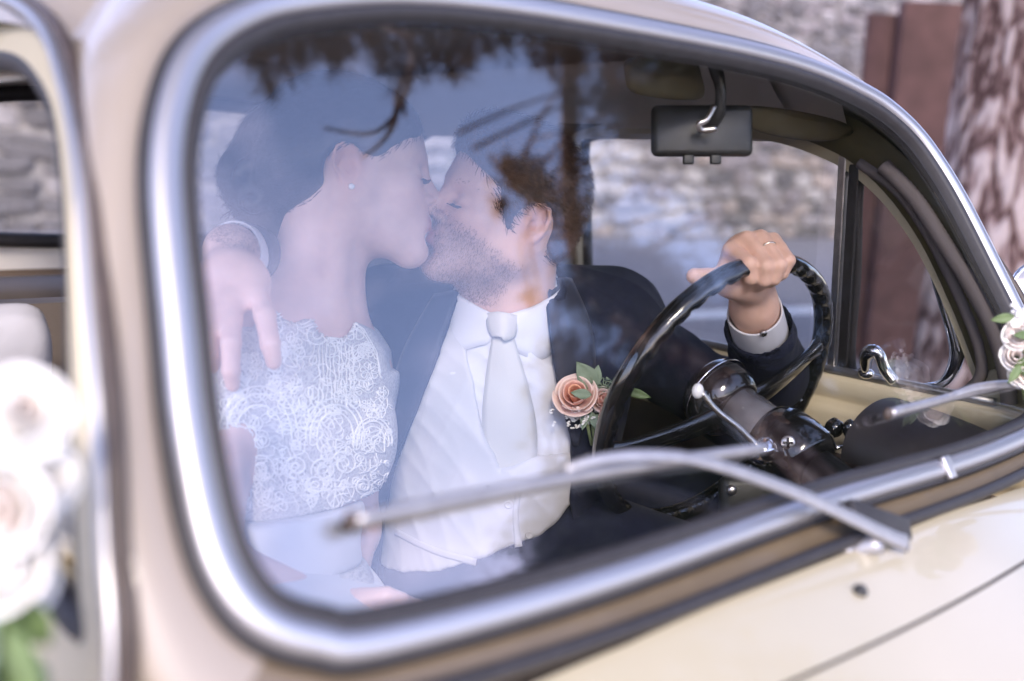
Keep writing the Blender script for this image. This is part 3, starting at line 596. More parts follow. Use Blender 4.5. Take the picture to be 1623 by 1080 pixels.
# ------------------------------------------------------------------ smooth implicit bodies
class Sdf:
    def __init__(s): s.p = []
    def cone(s, a, b, ra, rb, k=.02, op=1):
        a = np.array(a, float); b = np.array(b, float); ba = b-a; L2 = ba@ba+1e-12
        def f(P):
            Q = P-a; h = np.clip((Q@ba)/L2, 0, 1); Q = Q-h[:, None]*ba; return np.sqrt(np.einsum('ij,ij->i', Q, Q))-(ra+(rb-ra)*h)
        s.p.append((f, (a+b)/2, math.sqrt(L2)/2+max(ra, rb), k, op)); return s
    def ell(s, c, r, R=None, k=.02, op=1):
        c = np.array(c, float); r = np.array(r, float); R = np.eye(3) if R is None else np.array(R)
        def f(P):
            q = (P-c)@R*(1/r); q *= q; k0 = np.sqrt(q.sum(1)); k1 = np.sqrt(q@(1/(r*r)))+1e-9; return k0*(k0-1)/k1
        s.p.append((f, c, r.max(), k, op)); return s
    def chain(s, pts, rs, k=.01, kk=.004):
        for i in range(len(pts)-1): s.cone(pts[i], pts[i+1], rs[i], rs[i+1], kk if i else k)
        return s
    def fn(s, f, c, r, k=.004, op=1): s.p.append((f, np.array(c, float), r, k, op)); return s
    def __call__(s, P, c=None, rad=1e9):
        d = np.full(len(P), .25)
        for f, pc, pr, k, op in s.p:
            if c is not None and np.linalg.norm(pc-c) > pr+rad+k*1.8+.05: continue
            e = f(P)
            if op > 0: h = np.maximum(k-np.abs(d-e), 0)/k; d = np.minimum(d, e)-h*h*k*.25
            else: e = -e; h = np.maximum(k-np.abs(d-e), 0)/k; d = np.maximum(d, e)+h*h*k*.25
        return d
    def bounds(s):
        lo = np.min([c-r for f, c, r, k, op in s.p if op > 0], 0)-.02; hi = np.max([c+r for f, c, r, k, op in s.p if op > 0], 0)+.02; return lo, hi
    def grad(s, P, e=1e-3):
        P = np.atleast_2d(P); g = np.stack([s(P+np.eye(3)[i]*e)-s(P-np.eye(3)[i]*e) for i in range(3)], 1); return g/(np.linalg.norm(g, axis=1)[:, None]+1e-9)
    def mesh(s, h=.003, B=8):
        lo, hi = s.bounds(); nb = np.ceil((hi-lo)/(h*B)).astype(int)
        bi = np.stack(np.meshgrid(*[np.arange(n) for n in nb], indexing='ij'), -1).reshape(-1, 3)
        bc = lo+(bi+.5)*h*B
        # macro cells for culling
        MC = .10; key = np.floor((bc-lo)/MC).astype(int); kk = key[:, 0]*1000000+key[:, 1]*1000+key[:, 2]
        act = []
        order = np.argsort(kk, kind='stable'); kks = kk[order]; cuts = np.flatnonzero(np.diff(kks))+1
        groups = np.split(order, cuts); off = np.stack(np.meshgrid(*[np.arange(B+1)]*3, indexing='ij'), -1).reshape(-1, 3)
        ids = []; pos = []; vals = []
        n = nb*B+2
        for gq in groups:
            c = bc[gq].mean(0); rad = MC*.9+h*B*.9
            v = s(bc[gq], c, rad); a = gq[np.abs(v) < h*B*1.05+.003]
            if not len(a): continue
            I = (bi[a][:, None]*B+off[None]).reshape(-1, 3); val = s(lo+I*h, c, rad).reshape(len(a), B+1, B+1, B+1)
            I0 = bi[a]*B
            # surface-net vertices per cell
            C = [val[:, i:i+B, j:j+B, k_:k_+B] for i in (0, 1) for j in (0, 1) for k_ in (0, 1)]
            neg = sum((q < 0).astype(np.int8) for q in C); m = (neg > 0) & (neg < 8)
            w_ = np.nonzero(m)
            if not len(w_[0]): continue
            cv = np.stack([q[m] for q in C], 1)
            ps = np.zeros((len(cv), 3)); cn = np.zeros(len(cv))
            corner = np.array([(i, j, k_) for i in (0, 1) for j in (0, 1) for k_ in (0, 1)], float)
            for x, y in ((0, 1), (2, 3), (4, 5), (6, 7), (0, 2), (1, 3), (4, 6), (5, 7), (0, 4), (1, 5), (2, 6), (3, 7)):
                sx = (cv[:, x] < 0) != (cv[:, y] < 0); t = cv[:, x]/(cv[:, x]-cv[:, y]+1e-12)
                pt = corner[x]+(corner[y]-corner[x])*t[:, None]; ps[sx] += pt[sx]; cn[sx] += 1
            ps /= cn[:, None]; cell = I0[w_[0]]+np.stack(w_[1:], 1)
            pos.append(lo+(cell+ps)*h); ids.append(cell)
            vals.append(np.stack([cv[:, 0] < 0, cv[:, 4] < 0, cv[:, 2] < 0, cv[:, 1] < 0], 1))
        cell = np.concatenate(ids); pos = np.concatenate(pos); sg = np.concatenate(vals)
        key = lambda q: (q[:, 0].astype(np.int64)*4096+q[:, 1])*4096+q[:, 2]
        K = key(cell); o = np.argsort(K); Ks = K[o]
        def find(q):
            k_ = key(q); i = np.searchsorted(Ks, k_); i = np.minimum(i, len(Ks)-1); ok = Ks[i] == k_; return o[i], ok
        F = []
        for ax in range(3):
            u, v = (ax+1) % 3, (ax+2) % 3; e = np.flatnonzero(sg[:, 0] != sg[:, 1+ax]); q = cell[e]
            du = np.zeros(3, int); du[u] = 1; dv = np.zeros(3, int); dv[v] = 1
            a, o1 = find(q-du); b, o2 = find(q-du-dv); c, o3 = find(q-dv); ok = o1 & o2 & o3
            f = np.stack([e, a, b, c], 1)[ok]; fl = sg[e, 0][ok]
            f[~fl] = f[~fl][:, ::-1]; F.append(f)
        return pos, np.concatenate(F)
from mathutils.bvhtree import BVHTree
class Skin_:                                                   # ray casts on a finished surface
    def __init__(s, *obs):
        v = []; f = []
        for o in obs:
            n = len(o.data.vertices); c = np.empty(n*3, np.float32); o.data.vertices.foreach_get('co', c); b = len(v)
            v += c.reshape(-1, 3).tolist(); f += [tuple(i+b for i in p.vertices) for p in o.data.polygons]
        s.t = BVHTree.FromPolygons(v, f)
    def hit(s, px, py, lift=0.):
        r = norm(ray(px, py)); a = s.t.ray_cast(V(CAM), V(r), 4)
        if a[0] is None: return None
        n = np.array(a[1]); n = -n if n@r > 0 else n
        return np.array(a[0])+n*lift
    def hitn(s, px, py):
        r = norm(ray(px, py)); a = s.t.ray_cast(V(CAM), V(r), 4)
        if a[0] is None: a = s.t.find_nearest(V(CAM+r*1.35))
        n = np.array(a[1]); n = -n if n@r > 0 else n
        return np.array(a[0]), n
    def near(s, p, lift=0.):
        a = s.t.find_nearest(V(p)); n = np.array(a[1]); return np.array(a[0])+n*lift
def folds(v, n, amp, f, axis, seed=0):                        # soft cloth folds running along an axis
    r_ = np.random.default_rng(seed); a = norm(axis); b = norm(np.cross(a, [.31, .77, .55])); c = np.cross(a, b); d = np.zeros(len(v))
    for i in range(7):
        fr = f*(.6+.25*i); w1 = r_.random()*6; q = (b*math.cos(w1)+c*math.sin(w1)); ph = (v@q)*fr+2.2*np.sin((v@a)*fr*.22+r_.random()*6)+1.4*np.sin((v@c)*fr*.35+r_.random()*6)
        m_ = .5+.5*np.sin((v@a)*fr*.16+(v@b)*fr*.2+r_.random()*6); d += (1-np.abs(np.sin(ph)))**2*m_/(1+.35*i)
    d -= d.mean(); return v+n*(amp*d)[:, None]
def body(name, sdf, h, mt, parent, colfn=None, smooth=4, wr=None, **k):
    v, f = sdf.mesh(h)
    # light Laplacian smoothing
    E = np.concatenate([f[:, [0, 1]], f[:, [1, 2]], f[:, [2, 3]], f[:, [3, 0]]]); E = np.concatenate([E, E[:, ::-1]])
    dg = np.bincount(E[:, 0], minlength=len(v))[:, None]+1e-9
    for _ in range(smooth):
        a = np.stack([np.bincount(E[:, 0], weights=v[E[:, 1], i], minlength=len(v)) for i in range(3)], 1)/dg; v = np.where(dg > .5, v*.45+a*.55, v)
    if wr is not None:
        fn_ = np.cross(v[f[:, 2]]-v[f[:, 0]], v[f[:, 3]]-v[f[:, 1]]); n_ = np.zeros_like(v)
        for i in range(4): np.add.at(n_, f[:, i], fn_)
        n_ /= np.linalg.norm(n_, axis=1)[:, None]+1e-12; v = folds(v, n_, *wr)
    me = bpy.data.meshes.new(name); me.vertices.add(len(v)); me.vertices.foreach_set('co', v.astype(np.float32).ravel())
    me.loops.add(f.size); me.loops.foreach_set('vertex_index', f.astype(np.int32).ravel())
    me.polygons.add(len(f)); me.polygons.foreach_set('loop_start', np.arange(0, f.size, 4, dtype=np.int32)); me.polygons.foreach_set('loop_total', np.full(len(f), 4, np.int32))
    me.update(calc_edges=True); me.validate(); me.polygons.foreach_set('use_smooth', [True]*len(me.polygons))
    if colfn is not None and len(me.vertices) == len(v):
        ca = me.color_attributes.new('Col', 'FLOAT_COLOR', 'POINT'); ca.data.foreach_set('color', np.concatenate([colfn(v), np.ones((len(v), 1))], 1).astype(np.float32).ravel())
    return link(name, me, mt, parent, **k)
def poly2(P):                                                  # signed distance to a polygon in the plane
    P = np.array(P, float)
    def f(q):
        d = np.full(len(q), 1e9); s = np.ones(len(q)); n = len(P)
        for i in range(n):
            a = P[i]; b = P[i-1]; e = b-a; w_ = q-a; t = np.clip((w_@e)/(e@e+1e-12), 0, 1); d = np.minimum(d, ((w_-t[:, None]*e)**2).sum(1))
            c1 = q[:, 1] >= a[1]; c2 = q[:, 1] < b[1]; c3 = e[0]*w_[:, 1] > e[1]*w_[:, 0]
            fl = (c1 & c2 & c3) | (~c1 & ~c2 & ~c3); s = np.where(fl, -s, s)
        return s*np.sqrt(d)
    return f
def prism(P, O, X, Y, Z, y0):                                  # extruded polygon: local x,z plane, y > y0
    g2 = poly2(P); O = np.array(O)
    def f(p):
        q = p-O; return np.maximum(g2(np.stack([q@X, q@Z], 1)), y0-q@Y)
    return f

SKIN = mat('skin', (.56, .33, .24), .45, attr='Col', var=.07, vscale=38, sss=.12, bump=.2, bscale=420, spec=.4, dist=.001)
SATINW = mat('white_satin', (.62, .61, .63), .42, sheen=.2, bump=.25, bscale=18, dist=.004)
SHIRT = mat('white_shirt', (.60, .59, .62), .75, bump=.35, bscale=14, dist=.006)
WAIST = mat('ivory_waistcoat', (.50, .485, .49), .55, sheen=.2, bump=.3, bscale=16, dist=.005)
TIE = mat('ivory_tie', (.50, .475, .43), .5, sheen=.3, bump=.12, bscale=600)
NAVY = mat('navy_wool', (.012, .0145, .032), .85, spec=.25, sheen=.03, var=.2, vscale=300, bump=.35, bscale=22, dist=.006)
NAVYL = mat('navy_lapel', (.015, .018, .038), .7, sheen=.1, bump=.2, bscale=30, dist=.004)
HAIRB = mat('dark_hair', (.016, .010, .009), .45, var=.35, vscale=120, bump=.6, bscale=90)
HAIRG = mat('brown_hair', (.080, .038, .017), .5, var=.4, vscale=150, bump=.6, bscale=120)
BEARD = mat('beard_hair', (.22, .135, .09), .6)
GOLD = mat('white_gold', (.85, .72, .58), .15, 1)
PEARL = mat('pearl', (.85, .84, .83), .2, coat=.6)

def head(s, c, R, sc=1., male=False, neck=None, mouth=0):
    T = lambda *p: np.array(c)+R@(np.array(p, float)*sc); e = lambda p, r, k=.02, op=1, Q=None: s.ell(T(*p), np.array(r)*sc, R if Q is None else R@Q, k*sc, op)
    cn = lambda a, b, ra, rb, k=.012, op=1: s.cone(T(*a), T(*b), ra*sc, rb*sc, k*sc, op)
    e((0, -.014, .034), (.074, .094, .078)); e((0, .040, .035), (.060, .048, .052), .03)
    e((0, .040, -.035), (.055, .048, .066), .03)
    jw = .052 if male else .046
    for x in (-1, 1):
        cn((x*jw, .000, -.052), (x*.016, .070, -.100), .021, .016, .03); cn((x*jw, .000, -.052), (x*.060, -.006, -.01), .020, .018, .03)
        e((x*.036, .056, -.024), (.026, .025, .024), .025)
        cn((x*.012, .083, .019), (x*.046, .064, .021), .0095 if male else .0075, .009, .018)
    e((0, .077, -.098), (.021, .017, .017), .022)
    e((0, .072, -.060), (.028, .025, .030), .02)
    for x in (-1, 1): e((x*.033, .091, .000), (.017, .013, .0095), .014, -1)
    for x in (-1, 1):
        e((x*.0325, .0715, -.002), (.0155, .0135, .0135), .004)
        cn((x*.018, .0825, -.0065), (x*.0335, .0855, -.0105), .0018, .0020, .003); cn((x*.0335, .0855, -.0105), (x*.047, .0765, -.0075), .0020, .0016, .003)
    cn((0, .0835, .012), (0, .1085 if male else .104, -.026), .0075, .0092, .014)
    e((0, .1085 if male else .104, -.029), (.0105, .0105, .0095), .006)
    for x in (-1, 1): e((x*.0125, .0935, -.034), (.0075, .0105, .0075), .006); e((x*.006, .101, -.0395), (.0035, .006, .003), .003, -1)
    y = mouth
    cn((-.021, .0845, -.064), (0, .0925+y, -.0585), .0035, .0058, .006); cn((.021, .0845, -.064), (0, .0925+y, -.0585), .0035, .0058, .006)
    cn((-.018, .0850, -.0665), (0, .0918+y, -.0700), .0035, .0068, .006); cn((.018, .0850, -.0665), (0, .0918+y, -.0700), .0035, .0068, .006)
    cn((-.019, .0885, -.0645), (.019, .0885, -.0645), .0006, .0006, .003, -1)
    e((0, .0960, -.083), (.016, .006, .006), .012, -1)
    for x in (-1, 1):                                          # ear: plate, hollow, rim, lobe, tragus
        def E(a, b, o): return (x*(.0745+o+.0035*(b-.0)*0+.16*max(0, -a)), -.010+a, -.004+b)
        Q = np.array([[math.cos(.35), x*math.sin(.35), 0], [-x*math.sin(.35), math.cos(.35), 0], [0, 0, 1]])
        e(E(-.006, .002, -.001), (.0050, .0170, .029), .006, 1, Q)
        e(E(.001, -.004, .006), (.0065, .0075, .011), .003, -1, Q); e(E(-.006, .012, .0065), (.004, .008, .010), .003, -1, Q)
        rim = [(.010, .006), (.009, .018), (.003, .027), (-.007, .030), (-.016, .025), (-.020, .013), (-.019, .0), (-.013, -.012), (-.006, -.021)]
        for i in range(len(rim)-1): cn(E(*rim[i], .004), E(*rim[i+1], .004), .0030, .0030, .0025)
        ah = [(.004, -.010), (-.008, -.008), (-.011, .004), (-.007, .014)]
        for i in range(len(ah)-1): cn(E(*ah[i], .003), E(*ah[i+1], .003), .0022, .0022, .003)
        e(E(.000, -.0225, .001), (.0045, .0075, .0085), .005, 1, Q); e(E(.0105, -.003, .003), (.0035, .0045, .0065), .004)
    return T
# ------------------------------------------------------------------ bride and groom
def D(px, py, d): return at_d(px, py, d)
a_ = math.radians(12)
RB = frame(CR*math.cos(a_)+CF*math.sin(a_), CU); CB = D(562, 277, 1.285)
p_, y_, ro_ = math.radians(12), math.radians(26), math.radians(17)
fw = -CR*math.cos(y_)-CF*math.sin(y_); fw = fw*math.cos(p_)+CU*math.sin(p_)
RG = frame(fw, CU); Q = np.array([[math.cos(ro_), 0, math.sin(ro_)], [0, 1, 0], [-math.sin(ro_), 0, math.cos(ro_)]])
if (RG@Q@np.array([-1, 0, 0]))[2] > (RG@np.array([-1, 0, 0]))[2]: Q = Q.T
RG = RG@Q; CG = D(802, 333, 1.345)

# ---- bride
bride = empty('person', tuple(D(440, 1000, 1.25)*[1, 1, 0]+[0, 0, .55]), label='bride with dark updo in a white lace dress kissing the groom', category='person')
B = Sdf(); TBh = head(B, CB, RB, .985, False, mouth=.002)
SRb, SLb = D(345, 588, 1.17), D(560, 586, 1.385); NB = D(492, 492, 1.315); CH = D(468, 650, 1.285)
bx = norm(SLb-SRb); bz_ = norm(NB-D(438, 880, 1.22)); by = norm(np.cross(bz_, bx)); 
if by@CR < 0: by = -by
bx = norm(np.cross(by, bz_)); 
if bx@(SLb-SRb) < 0: bx = -bx
RBt = np.stack([bx, by, bz_], 1)
def torso_b(s, o=0., hip=True):
    s.ell(CH+bz_*.02, np.array([.132, .086, .15])+o, RBt, .05); s.cone(SRb-bz_*.012, SLb-bz_*.012, .046+o, .040+o, .06)
    for x in (-1, 1): s.ell(CH+by*.046+bx*.060*x-bz_*.03, np.array([.056, .050, .060])+o, RBt, .045)
    WA = D(436, 850, 1.215); s.cone(CH-bz_*.07, WA, .088+o, .076+o, .06); s.ell(D(428, 1010, 1.21), np.array([.11, .09, .10])+o, RBt, .04)
torso_b(B)
B.cone(TBh(0, -.022, -.05), NB, .052, .053, .03); B.cone(TBh(0, -.03, -.02), D(478, 470, 1.33), .05, .052, .03)
B.cone(NB+bz_*.012, SRb+bz_*.012, .046, .036, .05); B.cone(NB+bz_*.006, SLb, .044, .032, .05)
B.cone(TBh(.058, -.02, -.045), D(522, 512, 1.27), .012, .009, .025)       # neck tendon
B.cone(D(535, 512, 1.275), D(420, 540, 1.20), .009, .008, .02)             # collar bones
EL = D(558, 840, 1.385); B.cone(SLb-bz_*.03, EL, .040, .036, .03); B.cone(EL, D(538, 965, 1.24), .037, .027, .02); B.cone(D(538, 965, 1.24), D(560, 1010, 1.19), .026, .024, .02)
ER = D(330, 900, 1.08); B.cone(SRb-bz_*.02, ER, .044, .036, .03); WR = D(540, 972, 1.13); B.cone(ER, WR, .037, .023, .02)
B.cone(WR, D(602, 972, 1.14), .024, .028, .02)
for i, (y0, y1) in enumerate(((958, 962), (966, 972), (976, 984), (984, 996))):
    B.chain([D(600, y0+2, 1.14), D(640, y0-2+i, 1.135), D(666-4*i, y1, 1.145), D(680-5*i, y1+10, 1.155)], [.012, .0092, .0084, .007], .012)
B.chain([D(575, 950, 1.12), D(612, 944, 1.115), D(640, 950, 1.12)], [.013, .010, .008], .012)
def col_face(T, sc, R, male):
    c0 = T(0, 0, 0)
    def f(v):
        q = ((v-c0)@R)/sc
        base = np.array([.66, .44, .36]) if not male else np.array([.70, .44, .335])
        c = np.tile(base, (len(v), 1))
        def g(cx, cy_, cz, rx, ry, rz): return np.exp(-(((q[:, 0]-cx)/rx)**2+((q[:, 1]-cy_)/ry)**2+((q[:, 2]-cz)/rz)**2))[:, None]
        lip = np.clip((g(0, .099, -.0585, .017, .012, .0055)+g(0, .098, -.070, .016, .012, .0065))*1.2, 0, 1)
        c = c*(1-lip)+lip*np.array([.50, .19, .16])
        for x in (-1, 1):
            b = .35*g(x*.04, .065, -.03, .018, .02, .016); c = c*(1-b)+b*np.array([.60, .25, .19])
            er = .45*np.clip(g(x*.082, -.01, 0, .012, .024, .034)*1.4, 0, 1); c = c*(1-er)+er*np.array([.55, .22, .13])
            ey = .45*np.clip(g(x*.033, .082, -.009, .017, .012, .0035), 0, 1); c = c*(1-ey)+ey*np.array([.22, .12, .09])
        if male:
            hd = (np.abs(q[:, 0]) < .10) & (q[:, 1] > -.02) & (q[:, 2] < -.0) & (q[:, 2] > -.135)
            s_ = np.clip((q[:, 1]*.38-.030-q[:, 2]-.022)/.024, 0, 1)*hd*np.clip((q[:, 1]+.020)/.032, 0, 1)*np.clip((q[:, 2]+.135)/.03, 0, 1)
            mu = g(0, .095, -.052, .024, .014, .007)[:, 0]*.9; s_ = np.clip(np.maximum(s_, mu), 0, 1)
            ck = np.exp(-((np.abs(q[:, 0])-.048)/.018)**2-((q[:, 2]+.035)/.016)**2); s_ *= 1-.6*ck
            s_ = (s_*(1-np.clip(lip[:, 0]*1.5, 0, 1))*.42)[:, None]; c = c*(1-s_)+s_*np.array([.12, .065, .045])
        return c
    return f
body('body', B, .003, SKIN, bride, col_face(TBh, .985, RB, False))
def scalp(T, R, sc, thick, hair, hl):
    pass
# bride hair
HB = Sdf(); T = TBh; sc = .985
HB.ell(T(0, -.020, .042), np.array([.083, .100, .083])*sc, RB, .02); HB.ell(T(0, -.060, .012), np.array([.072, .062, .068])*sc, RB, .03)
HB.ell(T(0, -.030, .085), np.array([.058, .070, .040])*sc, RB, .03); HB.ell(T(0, .034, .054), np.array([.068, .0535, .048])*sc, RB, .025)
HB.ell(D(392, 278, 1.30), (.040, .040, .038), None, .018); HB.ell(D(408, 318, 1.30), (.036, .040, .034), None, .018); HB.ell(D(432, 372, 1.305), (.030, .032, .036), None, .03)
HB.ell(D(430, 225, 1.30), (.042, .045, .045), None, .03); HB.cone(D(455, 300, 1.30), D(452, 392, 1.32), .055, .026, .03)
for i in range(14):                                            # twisted locks of the updo
    a = random.uniform(0, 2*PI); c = D(400+26*math.cos(a), 290+38*math.sin(a), 1.262); b = a+1.3
    HB.chain([c, D(402+22*math.cos(a+.6), 292+32*math.sin(a+.6), 1.252), D(405+26*math.cos(b), 296+36*math.sin(b), 1.262)], [.007, .010, .006], .004)
fc = lambda p: T(*p)
HB.ell(T(0, .088, -.046), np.array([.105, .066, .086])*sc, RB, .012, -1)     # face opening
HB.ell(T(0, .060, -.085), np.array([.10, .085, .075])*sc, RB, .012, -1)
HB.ell(T(0, .110, .014), np.array([.064, .040, .044])*sc, RB, .012, -1)
HB.cone(T(-.10, -.014, -.006), T(.10, -.014, -.006), .027, .027, .008, -1)   # ears free
HB.ell(T(0, .010, -.090), np.array([.10, .060, .062])*sc, RB, .01, -1)
bh = body('hair', HB, .0035, HAIRB, bride, smooth=2)
g = MB()
for i in range(26):
    a = (random.uniform(352, 398), random.uniform(258, 345)); dx_, dy_ = random.uniform(-16, 2), random.uniform(-6, 22)
    d0 = random.uniform(1.26, 1.32)
    g.tube(spline([D(a[0]+14, a[1]-8, d0), D(a[0], a[1], d0), D(a[0]+dx_, a[1]+dy_, d0)], 7), .0004, 3)
g.build('stray_hairs', HAIRB, bride, kind='stuff')
g = MB()
for i in range(16):                                            # lashes at the profile
    x = .020+.028*i/15; g.tube([T(-x, .0835, -.0098), T(-x-.001, .0895, -.0125), T(-x-.001, .0945, -.0115)], .0006, 3)
    g.tube([T(x, .0835, -.0098), T(x+.001, .0895, -.0125), T(x+.001, .0945, -.0115)], .0006, 3)
g.build('eyelashes', HAIRB, bride, kind='stuff')
g = MB()
for x in (-1, 1): g.tube(spline([T(x*.016, .0895, .014), T(x*.034, .083, .0195), T(x*.052, .068, .0165)], 10), [.0016, .0022, .0024, .0024, .0023, .0022, .002, .0016, .0012, .0008], 6)
g.build('eyebrows', HAIRB, bride, kind='stuff')
g = MB(); g.ico(T(.0835, -.008, -.0285), .0040, 2); g.build('earring', PEARL, bride)

# dress: lace bodice, satin belt, lace hip, skirt
NECKL = [(438, 498), (452, 492), (462, 505), (478, 514), (494, 506), (504, 508), (508, 524), (520, 536), (545, 536), (552, 522), (556, 508), (575, 520), (596, 556), (602, 590)]
BO = Sdf(); torso_b(BO, .007); BO.cone(NB, SRb, .05, .05, .05); BO.cone(NB, SLb, .05, .046, .05)
BO.cone(SRb-bz_*.01, SRb-bz_*.055-bx*.012, .056, .052, .02); BO.cone(SLb-bz_*.01, SLb-bz_*.06+bx*.01, .052, .050, .02)
def loc(p): q = p-CH; return np.array([q@bx, q@by, q@bz_])
def cutpoly(pts, sd, d): return [((at_d(x, y, d)-CH)@CR, (at_d(x, y, d)-CH)@CU) for x, y in pts]
BO0 = Sdf(); BO0.p = list(BO.p)
upper = cutpoly(NECKL+[(640, 600), (700, 560), (700, 200), (250, 200), (250, 470), (300, 520), (380, 520), (430, 520)], BO, 1.25)
BO.fn(prism(upper, CH, CR, -CF, CU, -.5), CH, .6, .003, -1)
lower = cutpoly([(200, 830), (330, 822), (400, 815), (470, 812), (520, 806), (580, 800), (800, 760), (800, 1300), (200, 1300)], BO, 1.2)
BO.fn(prism(lower, CH, CR, -CF, CU, -.5), CH, .8, .004, -1)
def lace_mat():
    m = bpy.data.materials.new('lace'); m.use_nodes = True; nt = m.node_tree; N = nt.nodes; L = nt.links; b = N['Principled BSDF']; b.inputs['Roughness'].default_value = .8
    tc = N.new('ShaderNodeTexCoord'); no = N.new('ShaderNodeTexNoise'); no.inputs['Scale'].default_value = 22; mx_ = N.new('ShaderNodeMix'); mx_.data_type = 'RGBA'; mx_.inputs['Factor'].default_value = .06
    vo = N.new('ShaderNodeTexVoronoi'); vo.feature = 'DISTANCE_TO_EDGE'; vo.inputs['Scale'].default_value = 210
    L.new(tc.outputs['Object'], no.inputs['Vector']); L.new(tc.outputs['Object'], mx_.inputs['A']); L.new(no.outputs['Color'], mx_.inputs['B']); L.new(mx_.outputs['Result'], vo.inputs['Vector'])
    r = N.new('ShaderNodeValToRGB'); r.color_ramp.elements[0].position = .06; r.color_ramp.elements[0].color = (.60, .575, .545, 1); r.color_ramp.elements[1].position = .22; r.color_ramp.elements[1].color = (.43, .40, .405, 1)
    L.new(vo.outputs[0], r.inputs[0]); L.new(r.outputs[0], b.inputs['Base Color'])
    iv = N.new('ShaderNodeMath'); iv.operation = 'SUBTRACT'; iv.inputs[0].default_value = 1; L.new(r.outputs[0], iv.inputs[1])
    bp = N.new('ShaderNodeBump'); bp.inputs['Distance'].default_value = .002; bp.inputs['Strength'].default_value = .6; L.new(r.outputs[0], bp.inputs['Height']); L.new(bp.outputs[0], b.inputs['Normal'])
    return m
LACE = lace_mat(); CORD = mat('lace_cord', (.85, .825, .78), .7)
bod = body('lace_bodice', BO, .003, LACE, bride, smooth=2)
BE = Sdf(); WA = D(434, 850, 1.215)
BE.cone(D(444, 800, 1.232), WA, .100, .090, .05); BE.cone(WA, D(430, 960, 1.20), .090, .125, .05)
BE.fn(prism(cutpoly([(200, 700), (800, 700), (800, 802), (520, 806), (400, 815), (200, 830)], 0, 1.2), CH, CR, -CF, CU, -.5), CH, .8, .003, -1)
BE.fn(prism(cutpoly([(200, 880), (400, 882), (460, 888), (510, 896), (800, 900), (800, 1400), (200, 1400)], 0, 1.2), CH, CR, -CF, CU, -.5), CH, .8, .003, -1)
body('satin_belt', BE, .004, SATINW, bride, smooth=3)
HP = Sdf(); HP.cone(D(434, 868, 1.212), D(436, 960, 1.205), .102, .130, .04)
HP.fn(prism(cutpoly([(200, 700), (800, 700), (800, 905), (505, 893), (400, 878), (200, 872)], 0, 1.2), CH, CR, -CF, CU, -.5), CH, .8, .003, -1)
HP.fn(prism(cutpoly([(200, 1000), (460, 968), (500, 962), (516, 944), (524, 950), (800, 940), (800, 1400), (200, 1400)], 0, 1.2), CH, CR, -CF, CU, -.5), CH, .8, .003, -1)
hip = body('lace_hip_band', HP, .0035, LACE, bride, smooth=2)
SK = Sdf(); SK.cone(D(430, 1030, 1.22), D(400, 1300, 1.0), .15, .20, .05); SK.cone(D(470, 1060, 1.25), D(560, 1320, 1.0), .12, .17, .06)
body('skirt', SK, .008, SATINW, bride, smooth=3)
# raised cords of the lace: scrolls, flowers and arches lying on the bodice
SB_ = Skin_(bod); SH_ = Skin_(hip)
def on(s, px, py, lift=.0012): return s.hit(px, py, lift)
def motif(kind, cx, cy, r, a0):
    o = []
    if kind == 'spiral':
        for t in np.linspace(0, 1, 26): a = a0+t*3.6*PI; q = r*(1-.82*t); o.append((cx+q*math.cos(a), cy+q*math.sin(a)))
        return [o]
    if kind == 'flower':
        n = random.choice((5, 6, 7)); res = []
        for k in range(n):
            b = a0+2*PI*k/n; res.append([(cx+r*(.25+.75*math.sin(PI*t))*math.cos(b+.36*math.sin(2*PI*t)), cy+r*(.25+.75*math.sin(PI*t))*math.sin(b+.36*math.sin(2*PI*t))) for t in np.linspace(0, 1, 13)])
        res.append([(cx+r*.22*math.cos(t), cy+r*.22*math.sin(t)) for t in np.linspace(0, 2*PI, 10)]); return res
    if kind == 'arch':
        res = []
        for q in (1, .84, .62): res.append([(cx-q*r*math.cos(t), cy-q*r*1.25*math.sin(t)) for t in np.linspace(-.2, PI+.2, 22)])
        for t in np.linspace(.15, PI-.15, 9): res.append([(cx-.62*r*math.cos(t), cy-.62*r*1.25*math.sin(t)), (cx-.84*r*math.cos(t), cy-.84*r*1.25*math.sin(t))])
        return res
    if kind == 'leaf':
        return [[(cx+r*(t*math.cos(a0)-s_*.34*math.sin(PI*t)*math.sin(a0)), cy+r*(t*math.sin(a0)+s_*.34*math.sin(PI*t)*math.cos(a0))) for t in np.linspace(0, 1, 10)] for s_ in (-1, 0, 1)]
    return [[(cx+r*t*math.cos(a0)+.18*r*math.sin(5*t+a0)*-math.sin(a0), cy+r*t*math.sin(a0)+.18*r*math.sin(5*t+a0)*math.cos(a0)) for t in np.linspace(0, 1, 14)]]
def bodice_ok(x, y): return inside(x, y, NECKL+[(622, 640), (622, 690), (612, 770), (575, 800), (520, 808), (400, 815), (375, 812), (345, 700), (340, 600), (372, 560), (430, 560)])
cords = MB()
lines = []
for (x, y, r) in ((410, 690, 62), (530, 690, 46), (590, 700, 30), (355, 720, 40)): lines += motif('arch', x, y, r, 0)
for (x, y, r) in ((455, 640, 20), (380, 735, 17), (415, 745, 26), (500, 655, 18), (545, 735, 22), (560, 640, 14), (470, 740, 20), (395, 690, 14), (440, 560, 16), (575, 770, 15), (360, 780, 18), (500, 770, 17)): lines += motif('spiral', x, y, r, random.random()*6)
for i in range(110): lines += motif(random.choice(('flower', 'leaf', 'leaf', 'wave', 'spiral', 'flower')), random.uniform(345, 622), random.uniform(510, 806), random.uniform(9, 24), random.random()*6.3)
for i in range(330): lines += motif(random.choice(('leaf', 'wave', 'wave')), random.uniform(345, 622), random.uniform(500, 808), random.uniform(14, 34), random.gauss(PI/2, .8))
